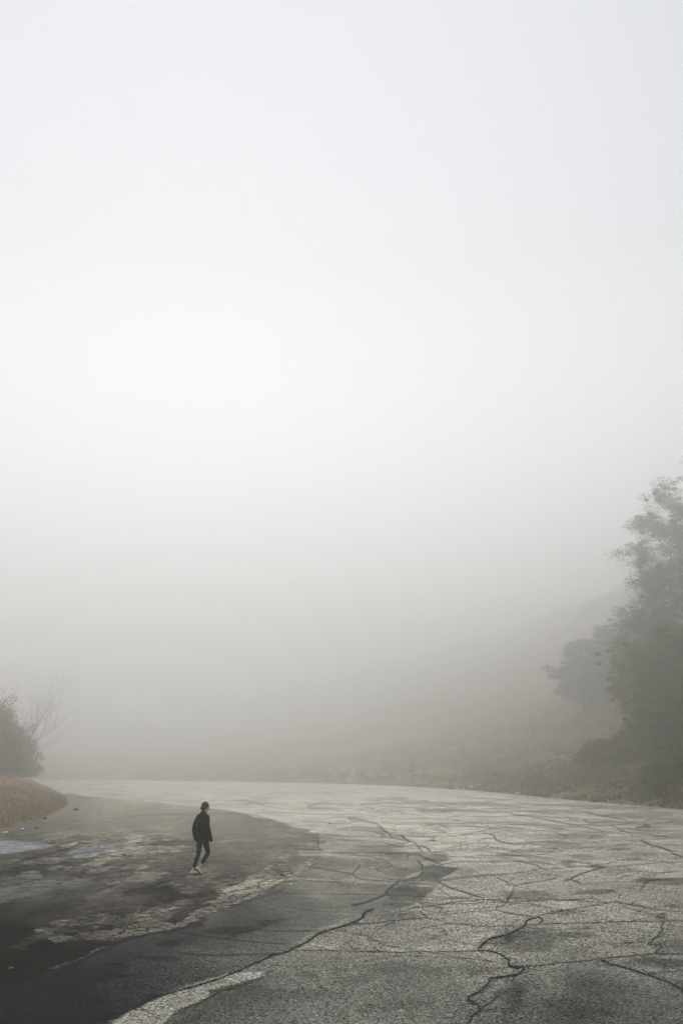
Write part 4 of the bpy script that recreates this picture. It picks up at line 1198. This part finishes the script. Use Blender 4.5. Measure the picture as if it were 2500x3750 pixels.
# shirt tail that shows under the jumper
b = Blob()
b.tube([(lp(.015, -.112, .825), .075, .02), (lp(.02, -.115, .765), .055, .016), (lp(.022, -.112, .735), .022, .010)], 12)
b.build('shirt_tail', M_shirt, person, .006, 2)

# hair: cap over the skull, low knot at the nape
b = Blob()
b.ball(hp(0, -.024, .045), .086, .096, .088, HM)
b.ball(hp(0, -.052, .0), .074, .062, .074, HM)
b.ball(hp(0, -.02, .085), .055, .062, .042, HM)
b.ball(hp(-.01, -.095, -.018), .062, .05, .058, HM)
for s_ in (-1, 1): b.ball(hp(s_ * .062, .0, .02), .022, .05, .045, HM)
b.build('hair', M_hair, person, .007, 2)
b = Blob()
b.tube([(hp(0, -.080, -.05), .032), (hp(0, -.092, -.09), .036), (lp(.0, -.045, 1.435), .030), (lp(.01, -.065, 1.39), .016)], 12)
b.build('ponytail', M_hair, person, .006, 2)

# shoes
def shoe(heel, toe, nrm, ank):
    d = (toe - heel).normalized(); side = d.cross(nrm).normalized()
    b = Blob()
    b.tube([(heel - d * .028 + nrm * .01, .026, .030, side), (heel + nrm * .012, .035, .040, side), (heel.lerp(toe, .3) + nrm * .010, .037, .042, side), (heel.lerp(toe, .62), .044, .032, side), (heel.lerp(toe, .9) - nrm * .004, .044, .026, side), (toe + d * .028 - nrm * .008, .032, .020, side)], 16)
    b.tube([(heel.lerp(toe, .12) + nrm * .02, .037, .036, side), (heel.lerp(toe, .10) + nrm * .048, .038, .038, side)], 14)
    sh_ = b.build('shoe', M_shoe, person, .006, 2)
    b = Blob()
    q = -nrm * .030
    b.tube([(heel - d * .034 + q, .026, .010, side), (heel + q, .038, .012, side), (heel.lerp(toe, .35) + q, .037, .012, side), (heel.lerp(toe, .75) + q, .049, .012, side), (toe + d * .02 + q * .95, .042, .011, side), (toe + d * .042 + q * .85, .024, .009, side)], 14)
    so = b.build('sole', M_sole, None, .005, 1)
    so.parent = sh_
upv = Vector((0, 0, 1))
shoe(fL0 - Vector((0, 0, .006)), fL1 + Vector((0, 0, .008)), upv, ankL)
dR = (fR1 - fR0).normalized(); nR = (upv - dR * upv.dot(dR)).normalized()
shoe(fR0, fR1 + Vector((0, 0, .022)), nR, ankR)

# ------------------------------------------------------------------ the fog
bm = bmesh.new()
bmesh.ops.create_cube(bm, size=1)
for v in bm.verts:
    v.co = Vector((v.co.x * 2500, 620 + v.co.y * 1600, 88 + v.co.z * 179))
me = bpy.data.meshes.new('haze'); bm.to_mesh(me); bm.free()
hz = bpy.data.objects.new('haze', me); COL.objects.link(hz)
mh = bpy.data.materials.new('fog'); mh.use_nodes = True
mh.node_tree.nodes.clear()
o_ = mh.node_tree.nodes.new('ShaderNodeOutputMaterial'); pv = mh.node_tree.nodes.new('ShaderNodeVolumePrincipled')
pv.inputs['Color'].default_value = (0.99, 0.988, 0.980, 1)
pv.inputs['Density'].default_value = SIG
pv.inputs['Anisotropy'].default_value = 0.82
mh.node_tree.links.new(pv.outputs[0], o_.inputs['Volume'])
me.materials.append(mh)
tag(hz, 'pale even fog filling the air over the road and hillside', kind='stuff')
